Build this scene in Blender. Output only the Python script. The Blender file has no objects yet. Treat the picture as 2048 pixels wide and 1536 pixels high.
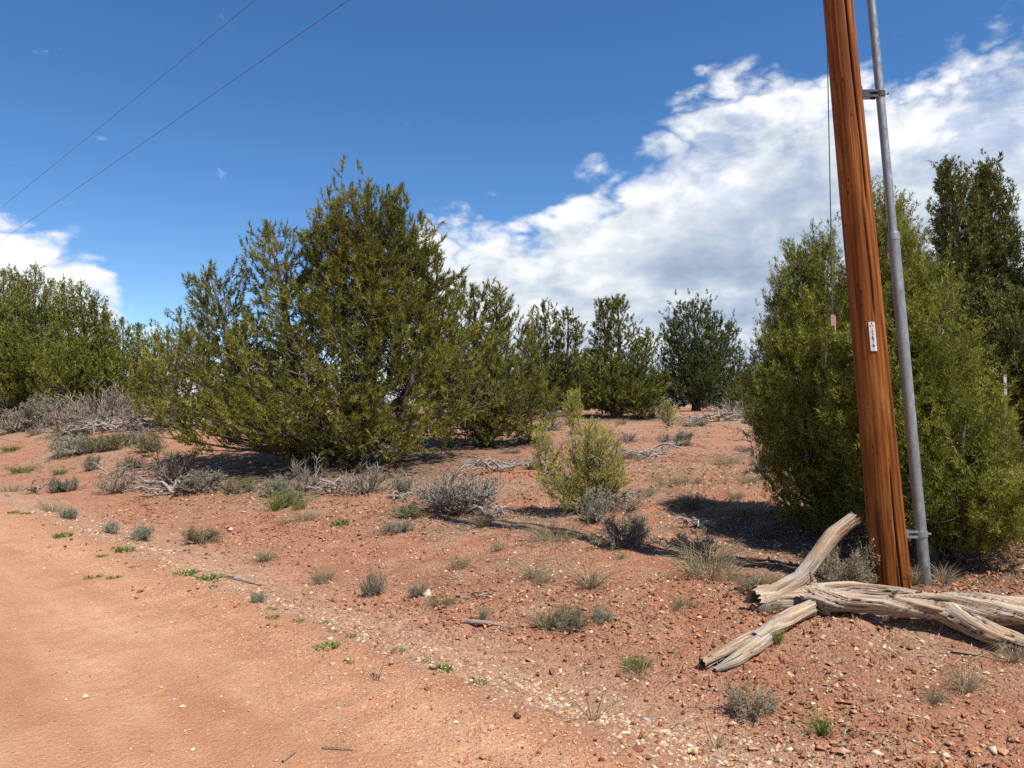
import bpy, math, random
import numpy as np
from mathutils import Vector, Matrix

scene = bpy.context.scene
col = scene.collection
R = math.radians

# ------------------------------------------------------------------ camera
cam_data = bpy.data.cameras.new("camera")
cam_data.sensor_width = 36.0
cam_data.lens = 26.2
cam_data.clip_start = 0.05
cam_data.clip_end = 3000
cam = bpy.data.objects.new("camera", cam_data)
col.objects.link(cam)
cam.location = (0, 0, 1.6)
cam.rotation_euler = (R(90 + 1.55), 0, 0)
scene.camera = cam

# ------------------------------------------------------------------ world, sun, exposure
SUN_EL, SUN_ROT = R(61), R(137)
sun_dir = Vector((math.cos(SUN_EL) * math.sin(SUN_ROT), math.cos(SUN_EL) * math.cos(SUN_ROT), math.sin(SUN_EL)))
sun_data = bpy.data.lights.new("sun", 'SUN')
sun_data.energy = 4.15
sun_data.angle = R(0.53)
sun_data.color = (1.0, 0.95, 0.87)
sun = bpy.data.objects.new("sun", sun_data)
col.objects.link(sun)
sun.rotation_euler = (-sun_dir).to_track_quat('-Z', 'Y').to_euler()
sun.location = (30, -16, 60)

scene.view_settings.view_transform = 'Standard'
scene.view_settings.look = 'None'
scene.view_settings.gamma = 1.0
scene.view_settings.use_curve_mapping = False
scene.view_settings.exposure = 0.92
scene.cycles.max_bounces = 6
scene.cycles.diffuse_bounces = 3
scene.cycles.transparent_max_bounces = 4
scene.cycles.use_denoising = False


class NT:
    """small helper for writing node trees"""
    def __init__(self, tree):
        self.t = tree
        self.n = tree.nodes
        self.n.clear()

    def link(self, a, b):
        self.t.links.new(a, b)

    def put(self, sock, v):
        if v is None:
            return
        if hasattr(v, 'is_output'):
            self.link(v, sock)
        else:
            sock.default_value = v

    def node(self, kind, **kw):
        nd = self.n.new(kind)
        for k, v in kw.items():
            setattr(nd, k, v)
        return nd

    def math(self, op, a, b=None, c=None, clamp=False):
        nd = self.node('ShaderNodeMath', operation=op, use_clamp=clamp)
        self.put(nd.inputs[0], a)
        self.put(nd.inputs[1], b)
        self.put(nd.inputs[2], c)
        return nd.outputs[0]

    def vec(self, op, a, b=None, scale=None):
        nd = self.node('ShaderNodeVectorMath', operation=op)
        self.put(nd.inputs[0], a)
        self.put(nd.inputs[1], b)
        if scale is not None:
            self.put(nd.inputs['Scale'], scale)
        return nd.outputs[0]

    def xyz(self, x, y, z):
        nd = self.node('ShaderNodeCombineXYZ')
        for i, v in enumerate((x, y, z)):
            self.put(nd.inputs[i], v)
        return nd.outputs[0]

    def sep(self, v):
        nd = self.node('ShaderNodeSeparateXYZ')
        self.link(v, nd.inputs[0])
        return nd.outputs

    def noise(self, vec, scale, detail=4, rough=0.55, dist=0.0, lac=2.0):
        nd = self.node('ShaderNodeTexNoise')
        self.put(nd.inputs['Vector'], vec)
        nd.inputs['Scale'].default_value = scale
        nd.inputs['Detail'].default_value = detail
        nd.inputs['Roughness'].default_value = rough
        nd.inputs['Lacunarity'].default_value = lac
        nd.inputs['Distortion'].default_value = dist
        return nd.outputs[0]

    def ramp(self, fac, stops, interp='LINEAR'):
        nd = self.node('ShaderNodeValToRGB')
        cr = nd.color_ramp
        cr.interpolation = interp
        while len(cr.elements) < len(stops):
            cr.elements.new(0.5)
        for e, (p, c) in zip(cr.elements, stops):
            e.position = p
            e.color = c if len(c) == 4 else (*c, 1)
        self.put(nd.inputs[0], fac)
        return nd.outputs[0]

    def smooth(self, v, lo, hi, a=0.0, b=1.0):
        nd = self.node('ShaderNodeMapRange', interpolation_type='SMOOTHSTEP')
        self.put(nd.inputs[0], v)
        for i, x in enumerate((lo, hi, a, b)):
            self.put(nd.inputs[1 + i], x)
        return nd.outputs[0]

    def mix(self, f, a, b, blend='MIX'):
        nd = self.node('ShaderNodeMix', data_type='RGBA', blend_type=blend)
        self.put(nd.inputs[0], f)
        for s, v in ((nd.inputs[6], a), (nd.inputs[7], b)):
            if hasattr(v, 'is_output'):
                self.link(v, s)
            else:
                s.default_value = v if len(v) == 4 else (*v, 1)
        return nd.outputs[2]

    def attr(self, name, out='Fac'):
        nd = self.node('ShaderNodeAttribute', attribute_name=name)
        return nd.outputs[out]


def build_world():
    w = bpy.data.worlds.new("World")
    scene.world = w
    w.use_nodes = True
    t = NT(w.node_tree)
    out = t.node('ShaderNodeOutputWorld')
    bg = t.node('ShaderNodeBackground')
    bg.inputs['Strength'].default_value = 0.13
    t.link(bg.outputs[0], out.inputs[0])
    sky = t.node('ShaderNodeTexSky', sky_type='NISHITA', sun_disc=False)
    sky.sun_elevation = SUN_EL
    sky.sun_rotation = SUN_ROT
    sky.altitude = 2000
    sky.air_density = 1.0
    sky.dust_density = 0.25
    sky.ozone_density = 2.5
    hs = t.node('ShaderNodeHueSaturation')
    hs.inputs['Saturation'].default_value = 1.24
    hs.inputs['Hue'].default_value = 0.502
    hs.inputs['Value'].default_value = 0.64
    t.link(sky.outputs[0], hs.inputs['Color'])
    co = t.node('ShaderNodeTexCoord')
    d = t.vec('NORMALIZE', co.outputs['Generated'])
    x, y, z = t.sep(d)
    az = t.math('ARCTAN2', x, y)                       # 0 = +Y, positive towards +X
    el = t.math('MULTIPLY', t.math('ARCSINE', z), 180 / math.pi)
    # billows in direction space, flattened a little
    p = t.vec('MULTIPLY', d, (1.0, 1.0, 1.75))
    # upper limit of the cloud bank, degrees of elevation, by azimuth
    edge = [(-180, 13), (-150, 19), (-120, 10), (-90, 6), (-62, 12), (-45, 15), (-34.5, 12), (-31, 11), (-28.2, 8.6), (-26.8, 5),
            (-23, 3.5), (-18, 2.2), (-10, 2.4), (-8.4, 8), (-7.2, 14.4), (-4, 14.5), (-1, 13.9), (2.2, 13.2), (6, 15.5),
            (9.7, 17.6), (12.7, 21.5), (17.7, 22), (19.6, 23.8), (23, 23.4), (26, 21.3), (30, 21.8), (34.5, 22.8), (50, 24),
            (75, 18), (100, 12), (140, 17), (180, 13)]
    facz = t.math('ADD', t.math('DIVIDE', az, 2 * math.pi), 0.5)
    lim = t.math('MULTIPLY', t.ramp(facz, [((a + 180) / 360, (e / 40,) * 3) for a, e in edge]), 40.0)
    n1 = t.noise(p, 5.2, 8, 0.58, 0.2)
    n2 = t.noise(t.vec('ADD', p, (5.2, 1.3, 0.4)), 13.0, 5, 0.50, 0.1)
    big = t.math('MULTIPLY', t.math('SUBTRACT', n1, 0.5), 12.0)
    bil = t.math('ABSOLUTE', t.math('SUBTRACT', n2, 0.5))
    fine = t.math('SUBTRACT', t.math('MULTIPLY', bil, 18.0), 1.2)
    dist = t.math('ADD', t.math('SUBTRACT', lim, el), t.math('ADD', big, fine))
    dens = t.smooth(dist, -1.1, 2.3)
    # holes of blue inside the upper part of the bank
    n3 = t.noise(t.vec('ADD', p, (11.0, 4.0, 0.0)), 8.0, 7, 0.6, 0.2)
    hole = t.math('MULTIPLY', t.smooth(n3, 0.51, 0.64), t.smooth(el, 12.5, 18.0))
    dens = t.math('MULTIPLY', dens, t.math('SUBTRACT', 1.0, t.math('MULTIPLY', hole, 0.5)))
    # lone wisps in the clear sky
    n4 = t.noise(t.vec('ADD', p, (2.0, 9.0, 0.0)), 12.0, 8, 0.6, 0.5)
    wisp = t.math('MULTIPLY', t.smooth(n4, 0.655, 0.80), 0.6)
    dens = t.math('MAXIMUM', dens, wisp)
    # light on the clouds: the same billows a step towards the sun
    step = (sun_dir.x * 0.035, sun_dir.y * 0.035, sun_dir.z * 0.06)
    m1 = t.noise(t.vec('ADD', p, step), 5.2, 8, 0.58, 0.2)
    m2 = t.math('ABSOLUTE', t.math('SUBTRACT', t.noise(t.vec('ADD', t.vec('ADD', p, (5.2, 1.3, 0.4)), step), 13.0, 5, 0.50, 0.1), 0.5))
    lit = t.math('ADD', t.math('MULTIPLY', t.math('SUBTRACT', n1, m1), 1.8), t.math('MULTIPLY', t.math('SUBTRACT', bil, m2), 1.1))
    n5 = t.noise(t.vec('ADD', t.vec('MULTIPLY', d, (1.0, 1.0, 3.6)), (7.0, 3.0, 2.0)), 2.6, 3, 0.5, 0.2)
    deep = t.math('MULTIPLY', t.smooth(dist, 3.0, 11.0), t.smooth(n5, 0.36, 0.58))
    lum = t.math('SUBTRACT', t.math('ADD', 0.86, t.math('MULTIPLY', lit, 1.15)), t.math('MULTIPLY', deep, 0.50), clamp=True)
    ccol = t.ramp(lum, [(0.0, (1.5, 1.85, 2.45)), (0.4, (2.15, 2.5, 3.0)), (0.75, (3.3, 3.5, 3.7)), (1.0, (4.35, 4.4, 4.45))])
    t.link(t.mix(t.math('MULTIPLY', dens, 0.97), hs.outputs[0], ccol), bg.inputs['Color'])
    w.cycles.sampling_method = 'MANUAL'
    w.cycles.sample_map_resolution = 512


build_world()

# ------------------------------------------------------------------ terrain shape
# the road edge runs diagonally: s = metres off the edge (positive away from the road), t = metres along it
NX, NY, EDGE = 0.698, 0.716, 2.94
DX, DY = -0.716, 0.698


def _hash(ix, iy, iz):
    h = (ix.astype(np.int64) * 374761393 + iy.astype(np.int64) * 668265263 + iz.astype(np.int64) * 2147483647) & 0xFFFFFFFF
    h = ((h ^ (h >> 13)) * 1274126177) & 0xFFFFFFFF
    h = ((h ^ (h >> 16)) * 2246822519) & 0xFFFFFFFF
    return ((h ^ (h >> 15)) & 0xFFFFFF) / float(0xFFFFFF)


def vnoise(x, y, z=0.0):
    x, y, z = np.broadcast_arrays(np.asarray(x, float), np.asarray(y, float), np.asarray(z, float))
    fx, fy, fz = np.floor(x), np.floor(y), np.floor(z)
    ux, uy, uz = x - fx, y - fy, z - fz
    ux, uy, uz = (u * u * (3 - 2 * u) for u in (ux, uy, uz))
    o = 0.0
    for i in (0, 1):
        for j in (0, 1):
            for k in (0, 1):
                w = (ux if i else 1 - ux) * (uy if j else 1 - uy) * (uz if k else 1 - uz)
                o = o + w * _hash(fx + i, fy + j, fz + k)
    return o * 2 - 1


def fbm(x, y, z=0.0, n=4, g=0.5):
    o, a = 0.0, 1.0
    for i in range(n):
        o = o + a * vnoise(x * 2 ** i + 17.3 * i, y * 2 ** i - 9.1 * i, z * 2 ** i + 4.4 * i)
        a *= g
    return o


def sstep(v, lo, hi):
    u = np.clip((v - lo) / (hi - lo), 0, 1)
    return u * u * (3 - 2 * u)


def to_st(x, y):
    return x * NX + y * NY - EDGE, x * DX + y * DY


def to_xy(s, t):
    q = s + EDGE
    return q * NX + t * DX, q * NY + t * DY


PROF_S = [-400, -9, -7, -3.5, -0.5, -0.12, 0.15, 0.55, 1.0, 2.0, 3.0, 5.0, 7.0, 12.0, 27.0, 60.0, 420.0]
PROF_Z = [-0.2, -0.1, -0.02, 0.02, 0.0, 0.02, -0.02, -0.09, -0.06, 0.06, 0.17, 0.34, 0.47, 0.70, 1.12, 1.30, 1.30]


def shape(x, y):
    s, t = to_st(x, y)
    z = sum(np.interp(s + o, PROF_S, PROF_Z) for o in (-0.16, -0.08, 0, 0.08, 0.16)) / 5.0
    z = z + 0.62 * sstep(t, 13, 27) * sstep(s, 0.4, 6.0)
    cap = 1.26
    z = np.where(z > 0.9, 0.9 + (cap - 0.9) * np.tanh((z - 0.9) / (cap - 0.9)), z)
    # spoil heaped up under the dead tree, on the bank before the pole
    z = z + 0.07 * np.exp(-(((x - 3.2) / 1.2) ** 2 + ((y - 5.15) / 0.55) ** 2))
    return z


def H(x, y, fine=True):
    x = np.asarray(x, float)
    y = np.asarray(y, float)
    s, t = to_st(x, y)
    off = sstep(s + 0.10 * vnoise(t * 1.3, s * 1.3), -0.25, 0.35)
    z = shape(x, y)
    z = z + off * 0.05 * fbm(x * 0.6, y * 0.6, 2.0, 3)
    if fine:
        near = np.exp(-np.maximum(np.hypot(x, y) - 9, 0) / 9.0)
        z = z + off * near * 0.022 * fbm(x * 3.3, y * 3.3, 5.0, 3)
        clod = off * near * sstep(vnoise(x * 0.7, y * 0.7, 9.0) + 0.5 * sstep(x, 0.8, 3.0), -0.3, 0.6)
        c = 1 - np.abs(vnoise(x * 11, y * 11, 1.0))
        c2 = 1 - np.abs(vnoise(x * 21, y * 21, 3.0))
        z = z + clod * (0.030 * (c - 0.6) + 0.016 * (c2 - 0.6))
        rip = (1 - off) * sstep(s, -2.2, -0.4) * near
        z = z + rip * (0.022 * (1 - np.abs(vnoise(s * 0.9 + 0.5 * t, t * 3.4, 7.0))) ** 2 + 0.008 * fbm(s * 2.5, t * 5.0, 7.0, 2) + (0.014 * (1 - np.abs(vnoise(x * 9, y * 9, 12.0))) + 0.008 * (1 - np.abs(vnoise(x * 19, y * 19, 13.0)))) * sstep(s, -1.2, -0.3))
        for c0 in (-1.45, -3.1):
            u = (s - c0 - 0.12 * vnoise(t * 0.35, c0)) / 0.16
            w = np.exp(-u ** 4) * near * (1 - off)
            tread = np.sin(t * 38.0 + 2.2 * np.abs(u)) * np.cos(u * 5.0)
            z = z + w * (-0.010 + 0.009 * tread * sstep(vnoise(t * 0.8, c0 + 5.0), -0.4, 0.4))
        z = z + (1 - off) * 0.006 * fbm(x * 1.7, y * 1.7, 14.0, 3)
    return z


def h1(x, y):
    return float(H(np.array([x]), np.array([y]))[0])


# ------------------------------------------------------------------ mesh helpers
def mesh_from(name, verts, tris=None, quads=None, mat=None, smooth=False, attrs=None):
    me = bpy.data.meshes.new(name)
    verts = np.asarray(verts, np.float32)
    me.vertices.add(len(verts))
    me.vertices.foreach_set('co', verts.ravel())
    nt = 0 if tris is None else len(tris)
    nq = 0 if quads is None else len(quads)
    loops = []
    if nt:
        loops.append(np.asarray(tris, np.int32).ravel())
    if nq:
        loops.append(np.asarray(quads, np.int32).ravel())
    lo = np.concatenate(loops)
    me.loops.add(len(lo))
    me.loops.foreach_set('vertex_index', lo)
    start = np.concatenate([np.arange(nt) * 3, nt * 3 + np.arange(nq) * 4]).astype(np.int32)
    me.polygons.add(nt + nq)
    me.polygons.foreach_set('loop_start', start)
    me.update(calc_edges=True)
    me.polygons.foreach_set('use_smooth', np.full(nt + nq, bool(smooth)))
    for an, (kind, data) in (attrs or {}).items():
        a = me.attributes.new(an, kind, 'POINT')
        data = np.asarray(data, np.float32)
        a.data.foreach_set({'FLOAT': 'value', 'FLOAT_VECTOR': 'vector', 'FLOAT_COLOR': 'color'}[kind], data.ravel())
    if mat is not None:
        me.materials.append(mat)
    return me


def obj(name, me, parent=None, loc=(0, 0, 0), rotz=0.0, scale=None):
    o = bpy.data.objects.new(name, me)
    col.objects.link(o)
    o.location = loc
    o.rotation_euler = (0, 0, rotz)
    if scale is not None:
        o.scale = scale
    if parent is not None:
        o.parent = parent
    return o


def tag(o, label, cat, group=None):
    o['label'] = label
    o['category'] = cat
    if group:
        o['group'] = group
    return o


def tubes(P, Rd, sides):
    """P (n,k,3) centre lines, Rd (n,k) radii -> verts, quads"""
    P = np.asarray(P, float)
    Rd = np.asarray(Rd, float)
    n, k, _ = P.shape
    T = np.gradient(P, axis=1)
    T /= np.linalg.norm(T, axis=2, keepdims=True) + 1e-9
    ref = np.where(np.abs(T[..., 2:3]) < 0.9, np.array([0, 0, 1.0]), np.array([1.0, 0, 0]))
    A = np.cross(T, ref)
    A /= np.linalg.norm(A, axis=2, keepdims=True) + 1e-9
    B = np.cross(T, A)
    th = np.arange(sides) * 2 * np.pi / sides
    V = P[:, :, None, :] + Rd[:, :, None, None] * (np.cos(th)[None, None, :, None] * A[:, :, None, :] + np.sin(th)[None, None, :, None] * B[:, :, None, :])
    idx = np.arange(n * k * sides).reshape(n, k, sides)
    a = idx[:, :-1, :]
    b = np.roll(a, -1, axis=2)
    d = idx[:, 1:, :]
    c = np.roll(d, -1, axis=2)
    Q = np.stack([a, b, c, d], axis=-1).reshape(-1, 4)
    return V.reshape(-1, 3), Q


def cat_q(parts):
    vs, qs, o = [], [], 0
    for v, q in parts:
        if len(v) == 0:
            continue
        vs.append(v)
        qs.append(q + o)
        o += len(v)
    return np.concatenate(vs), np.concatenate(qs)


def frames(D, rng):
    """orthonormal frames with the third axis along D, random roll: (n,3,3), columns are the axes"""
    D = D / (np.linalg.norm(D, axis=1, keepdims=True) + 1e-9)
    q = rng.normal(size=D.shape)
    A = np.cross(D, q)
    A /= np.linalg.norm(A, axis=1, keepdims=True) + 1e-9
    B = np.cross(D, A)
    return np.stack([A, B, D], axis=2)


def scatter_template(temps, pos, F, scale, which, tone):
    """copies of triangle templates (verts, tris) baked into one vertex / triangle list"""
    vs, ts, tn, o = [], [], [], 0
    for i, (tv, tt) in enumerate(temps):
        m = which == i
        if not m.any():
            continue
        v = np.einsum('nij,kj->nki', F[m], tv) * scale[m][:, None, None] + pos[m][:, None, :]
        n = len(v)
        k = len(tv)
        vs.append(v.reshape(-1, 3))
        ts.append((tt[None] + (np.arange(n) * k)[:, None, None]).reshape(-1, 3) + o)
        tn.append(np.repeat(tone[m], k))
        o += n * k
    return np.concatenate(vs), np.concatenate(ts), np.concatenate(tn)


def blade_tris(base, tip, width, rng):
    """thin triangles from base to tip"""
    d = tip - base
    s = np.cross(d, rng.normal(size=d.shape))
    s /= np.linalg.norm(s, axis=1, keepdims=True) + 1e-9
    w = np.asarray(width)[:, None] if np.ndim(width) else width
    v = np.stack([base - s * w * 0.5, base + s * w * 0.5, tip], axis=1).reshape(-1, 3)
    return v, np.arange(len(v)).reshape(-1, 3)


def leafblades(base, mid, tip, width, rng):
    """bent blades, two triangles below and one above the bend"""
    d = tip - base
    s = np.cross(d, rng.normal(size=d.shape) * np.array([1, 1, 0.2]))
    s /= np.linalg.norm(s, axis=1, keepdims=True) + 1e-9
    w = np.asarray(width)[:, None] if np.ndim(width) else width
    v = np.stack([base - s * w * 0.5, base + s * w * 0.5, mid + s * w * 0.4, mid - s * w * 0.4, tip], axis=1)
    n = len(base)
    t = np.array([[0, 1, 2], [0, 2, 3], [3, 2, 4]])
    return v.reshape(-1, 3), (t[None] + (np.arange(n) * 5)[:, None, None]).reshape(-1, 3)


def unit(v):
    return v / (np.linalg.norm(v, axis=-1, keepdims=True) + 1e-9)


# ------------------------------------------------------------------ materials
def new_mat(name):
    m = bpy.data.materials.new(name)
    m.use_nodes = True
    t = NT(m.node_tree)
    out = t.node('ShaderNodeOutputMaterial')
    b = t.node('ShaderNodeBsdfPrincipled')
    t.link(b.outputs[0], out.inputs[0])
    b.inputs['Specular IOR Level'].default_value = 0.25
    b.inputs['Roughness'].default_value = 0.9
    return m, t, b, out


def soil_material():
    m, t, b, out = new_mat("red_soil")
    pos = t.node('ShaderNodeNewGeometry').outputs['Position']
    x, y, z = t.sep(pos)
    s = t.math('SUBTRACT', t.math('ADD', t.math('MULTIPLY', x, NX), t.math('MULTIPLY', y, NY)), EDGE)
    tt = t.math('ADD', t.math('MULTIPLY', x, DX), t.math('MULTIPLY', y, DY))
    nA = t.noise(pos, 0.55, 5, 0.6)
    nB = t.noise(pos, 2.7, 6, 0.62)
    nC = t.noise(pos, 16, 5, 0.65)
    nD = t.noise(pos, 75, 3, 0.7)
    # off the road: red earth, straw coloured litter, pale gravelly patches
    red = t.ramp(nB, [(0.25, (0.265, 0.105, 0.060)), (0.5, (0.37, 0.162, 0.092)), (0.75, (0.45, 0.225, 0.135))])
    red = t.mix(t.smooth(nC, 0.45, 0.72, 0, 0.55), red, (0.50, 0.27, 0.165))
    litter = t.ramp(t.math('ADD', t.math('MULTIPLY', nC, 0.6), t.math('MULTIPLY', nD, 0.4)),
                    [(0.3, (0.155, 0.110, 0.074)), (0.5, (0.30, 0.218, 0.142)), (0.7, (0.43, 0.335, 0.22))])
    lm = t.math('MULTIPLY', t.smooth(t.math('ADD', t.math('MULTIPLY', nA, 0.55), t.math('MULTIPLY', nB, 0.45)), 0.445, 0.575), t.smooth(s, 0.6, 3.2))
    lm = t.math('MULTIPLY', lm, t.smooth(nC, 0.25, 0.6, 0.45, 0.85))
    earth = t.mix(lm, red, litter)
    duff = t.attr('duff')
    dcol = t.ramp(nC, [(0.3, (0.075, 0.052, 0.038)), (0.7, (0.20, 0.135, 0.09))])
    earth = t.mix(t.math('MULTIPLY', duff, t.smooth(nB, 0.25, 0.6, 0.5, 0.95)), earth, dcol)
    pale = t.ramp(nC, [(0.3, (0.36, 0.20, 0.125)), (0.7, (0.58, 0.41, 0.275))])
    sw = t.math('ADD', s, t.math('MULTIPLY', t.math('SUBTRACT', nB, 0.5), 0.9))
    band = t.math('MULTIPLY', t.smooth(sw, -0.28, 0.05), t.smooth(sw, 1.3, 0.25))
    earth = t.mix(t.math('MULTIPLY', band, 0.7), earth, pale)
    # the road: packed orange sand, paler dry tracks, redder damp streaks
    streak = t.noise(t.xyz(t.math('MULTIPLY', s, 1.6), t.math('MULTIPLY', tt, 0.22), 0.0), 1.3, 5, 0.6)
    road = t.ramp(t.math('ADD', t.math('MULTIPLY', streak, 0.65), t.math('MULTIPLY', nB, 0.35)),
                  [(0.32, (0.365, 0.170, 0.088)), (0.5, (0.47, 0.245, 0.135)), (0.66, (0.57, 0.335, 0.20))])
    road = t.mix(t.smooth(nC, 0.42, 0.75, 0, 0.40), road, (0.45, 0.195, 0.10))
    road = t.mix(t.math('MULTIPLY', t.smooth(nD, 0.55, 0.8, 0, 0.45), 1.0), road, (0.62, 0.40, 0.26))
    far = t.math('MULTIPLY', t.smooth(s, -1.7, -3.0), 0.5)
    road = t.mix(far, road, (0.47, 0.285, 0.18))
    onroad = t.smooth(t.math('ADD', s, t.math('MULTIPLY', t.math('SUBTRACT', nB, 0.5), 0.7)), 0.12, -0.45)
    # crumbs and fine gravel too small to stand as stones of their own
    def crumbs(scale):
        vo = t.node('ShaderNodeTexVoronoi')
        t.link(pos, vo.inputs['Vector'])
        vo.inputs['Scale'].default_value = scale
        rnd = t.sep(vo.outputs['Color'])
        return vo.outputs['Distance'], rnd[0], rnd[1]
    d1, r1, r1b = crumbs(38.0)
    d2, r2, r2b = crumbs(85.0)
    tone1 = t.ramp(r1, [(0.0, (0.16, 0.058, 0.034)), (0.35, (0.33, 0.14, 0.08)), (0.62, (0.46, 0.25, 0.155)), (0.85, (0.60, 0.44, 0.31)), (1.0, (0.30, 0.25, 0.22))])
    m1 = t.math('MULTIPLY', t.smooth(d1, 0.50, 0.30), t.smooth(r1b, 0.30, 0.5))
    m2 = t.math('MULTIPLY', t.smooth(d2, 0.50, 0.30), t.smooth(r2b, 0.35, 0.55))
    tone2 = t.ramp(r2, [(0.0, (0.19, 0.07, 0.04)), (0.5, (0.40, 0.20, 0.12)), (1.0, (0.62, 0.45, 0.31))])
    stony = t.smooth(t.noise(pos, 1.1, 4, 0.6), 0.32, 0.62, 0.25, 0.85)
    earth = t.mix(t.math('MULTIPLY', m2, t.math('MULTIPLY', stony, 0.75)), earth, tone2)
    earth = t.mix(t.math('MULTIPLY', m1, t.math('MULTIPLY', stony, 0.85)), earth, tone1)
    edgey = t.math('MULTIPLY', t.smooth(s, -1.6, -0.5, 0.16, 0.85), t.smooth(s, -2.2, -3.2, 1.0, 2.6))
    road = t.mix(t.math('MULTIPLY', m2, edgey, clamp=True), road, tone2)
    road = t.mix(t.math('MULTIPLY', m1, t.smooth(s, -1.3, -0.4, 0.0, 0.6)), road, tone1)
    c = t.mix(onroad, earth, road)
    c = t.mix(0.35, c, t.ramp(nD, [(0.3, (0.55, 0.5, 0.48)), (0.7, (1.3, 1.3, 1.3))]), 'MULTIPLY')
    t.link(c, b.inputs['Base Color'])
    b.inputs['Roughness'].default_value = 0.95
    b.inputs['Specular IOR Level'].default_value = 0.1
    bump = t.node('ShaderNodeBump')
    hgt = t.math('ADD', t.math('MULTIPLY', t.noise(pos, 38, 5, 0.7), t.smooth(onroad, 0, 1, 1.0, 0.75)), t.math('ADD', t.math('MULTIPLY', nD, 0.3), t.math('MULTIPLY', t.math('MULTIPLY', m1, t.math('SUBTRACT', 1.0, onroad)), 0.35)))
    t.link(hgt, bump.inputs['Height'])
    bump.inputs['Strength'].default_value = 1.0
    bump.inputs['Distance'].default_value = 0.035
    t.link(bump.outputs[0], b.inputs['Normal'])
    return m


def stone_material(name, rough=0.85):
    m, t, b, out = new_mat(name)
    pos = t.node('ShaderNodeNewGeometry').outputs['Position']
    n = t.noise(pos, 90, 4, 0.65)
    c = t.mix(0.6, t.attr('Col', 'Color'), t.ramp(n, [(0.25, (0.55, 0.5, 0.47)), (0.75, (1.25, 1.22, 1.2))]), 'MULTIPLY')
    t.link(c, b.inputs['Base Color'])
    b.inputs['Roughness'].default_value = rough
    return m


def leaf_material(name, stops, transl=0.25, rough=0.6, patch=1.2, spec=0.2):
    m = bpy.data.materials.new(name)
    m.use_nodes = True
    t = NT(m.node_tree)
    out = t.node('ShaderNodeOutputMaterial')
    oc = t.node('ShaderNodeTexCoord').outputs['Object']
    n = t.noise(oc, patch, 3, 0.6)
    f = t.math('ADD', t.math('MULTIPLY', t.attr('tone'), 0.6), t.math('MULTIPLY', t.smooth(n, 0.3, 0.7), 0.4))
    c = t.ramp(f, stops)
    b = t.node('ShaderNodeBsdfPrincipled')
    t.link(c, b.inputs['Base Color'])
    b.inputs['Roughness'].default_value = rough
    b.inputs['Specular IOR Level'].default_value = spec
    tr = t.node('ShaderNodeBsdfTranslucent')
    t.link(c, tr.inputs[0])
    mx = t.node('ShaderNodeMixShader')
    mx.inputs[0].default_value = transl
    t.link(b.outputs[0], mx.inputs[1])
    t.link(tr.outputs[0], mx.inputs[2])
    t.link(mx.outputs[0], out.inputs[0])
    return m


def bark_material(name, dark, light, scale=14):
    m, t, b, out = new_mat(name)
    oc = t.node('ShaderNodeTexCoord').outputs['Object']
    n = t.noise(t.vec('MULTIPLY', oc, (1, 1, 0.35)), scale, 5, 0.65)
    t.link(t.ramp(n, [(0.3, dark), (0.7, light)]), b.inputs['Base Color'])
    bp = t.node('ShaderNodeBump')
    t.link(n, bp.inputs['Height'])
    bp.inputs['Distance'].default_value = 0.02
    bp.inputs['Strength'].default_value = 0.6
    t.link(bp.outputs[0], b.inputs['Normal'])
    return m


def driftwood_material():
    m, t, b, out = new_mat("weathered_wood")
    g = t.attr('grain', 'Vector')
    n1 = t.noise(t.vec('MULTIPLY', g, (1, 1, 0.10)), 26, 6, 0.7, 0.35)
    n2 = t.noise(t.vec('MULTIPLY', g, (1, 1, 0.05)), 60, 4, 0.6)
    n3 = t.noise(g, 3.0, 4, 0.55)
    c = t.ramp(n1, [(0.30, (0.075, 0.055, 0.042)), (0.41, (0.27, 0.20, 0.145)), (0.55, (0.46, 0.35, 0.245)), (0.75, (0.62, 0.515, 0.39))])
    c = t.mix(t.smooth(n3, 0.46, 0.68, 0, 0.55), c, (0.40, 0.235, 0.135))
    c = t.mix(t.smooth(n3, 0.50, 0.30, 0, 0.55), c, (0.42, 0.40, 0.375))
    c = t.mix(t.smooth(n2, 0.44, 0.33, 0, 0.8), c, (0.055, 0.040, 0.030))
    crack = t.attr('crack')
    c = t.mix(t.smooth(crack, 0.25, 0.9, 0, 0.95), c, (0.03, 0.022, 0.018))
    t.link(c, b.inputs['Base Color'])
    b.inputs['Roughness'].default_value = 0.85
    bp = t.node('ShaderNodeBump')
    t.link(t.math('ADD', n1, t.math('MULTIPLY', n2, 0.6)), bp.inputs['Height'])
    bp.inputs['Distance'].default_value = 0.02
    bp.inputs['Strength'].default_value = 0.9
    t.link(bp.outputs[0], b.inputs['Normal'])
    return m


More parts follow.
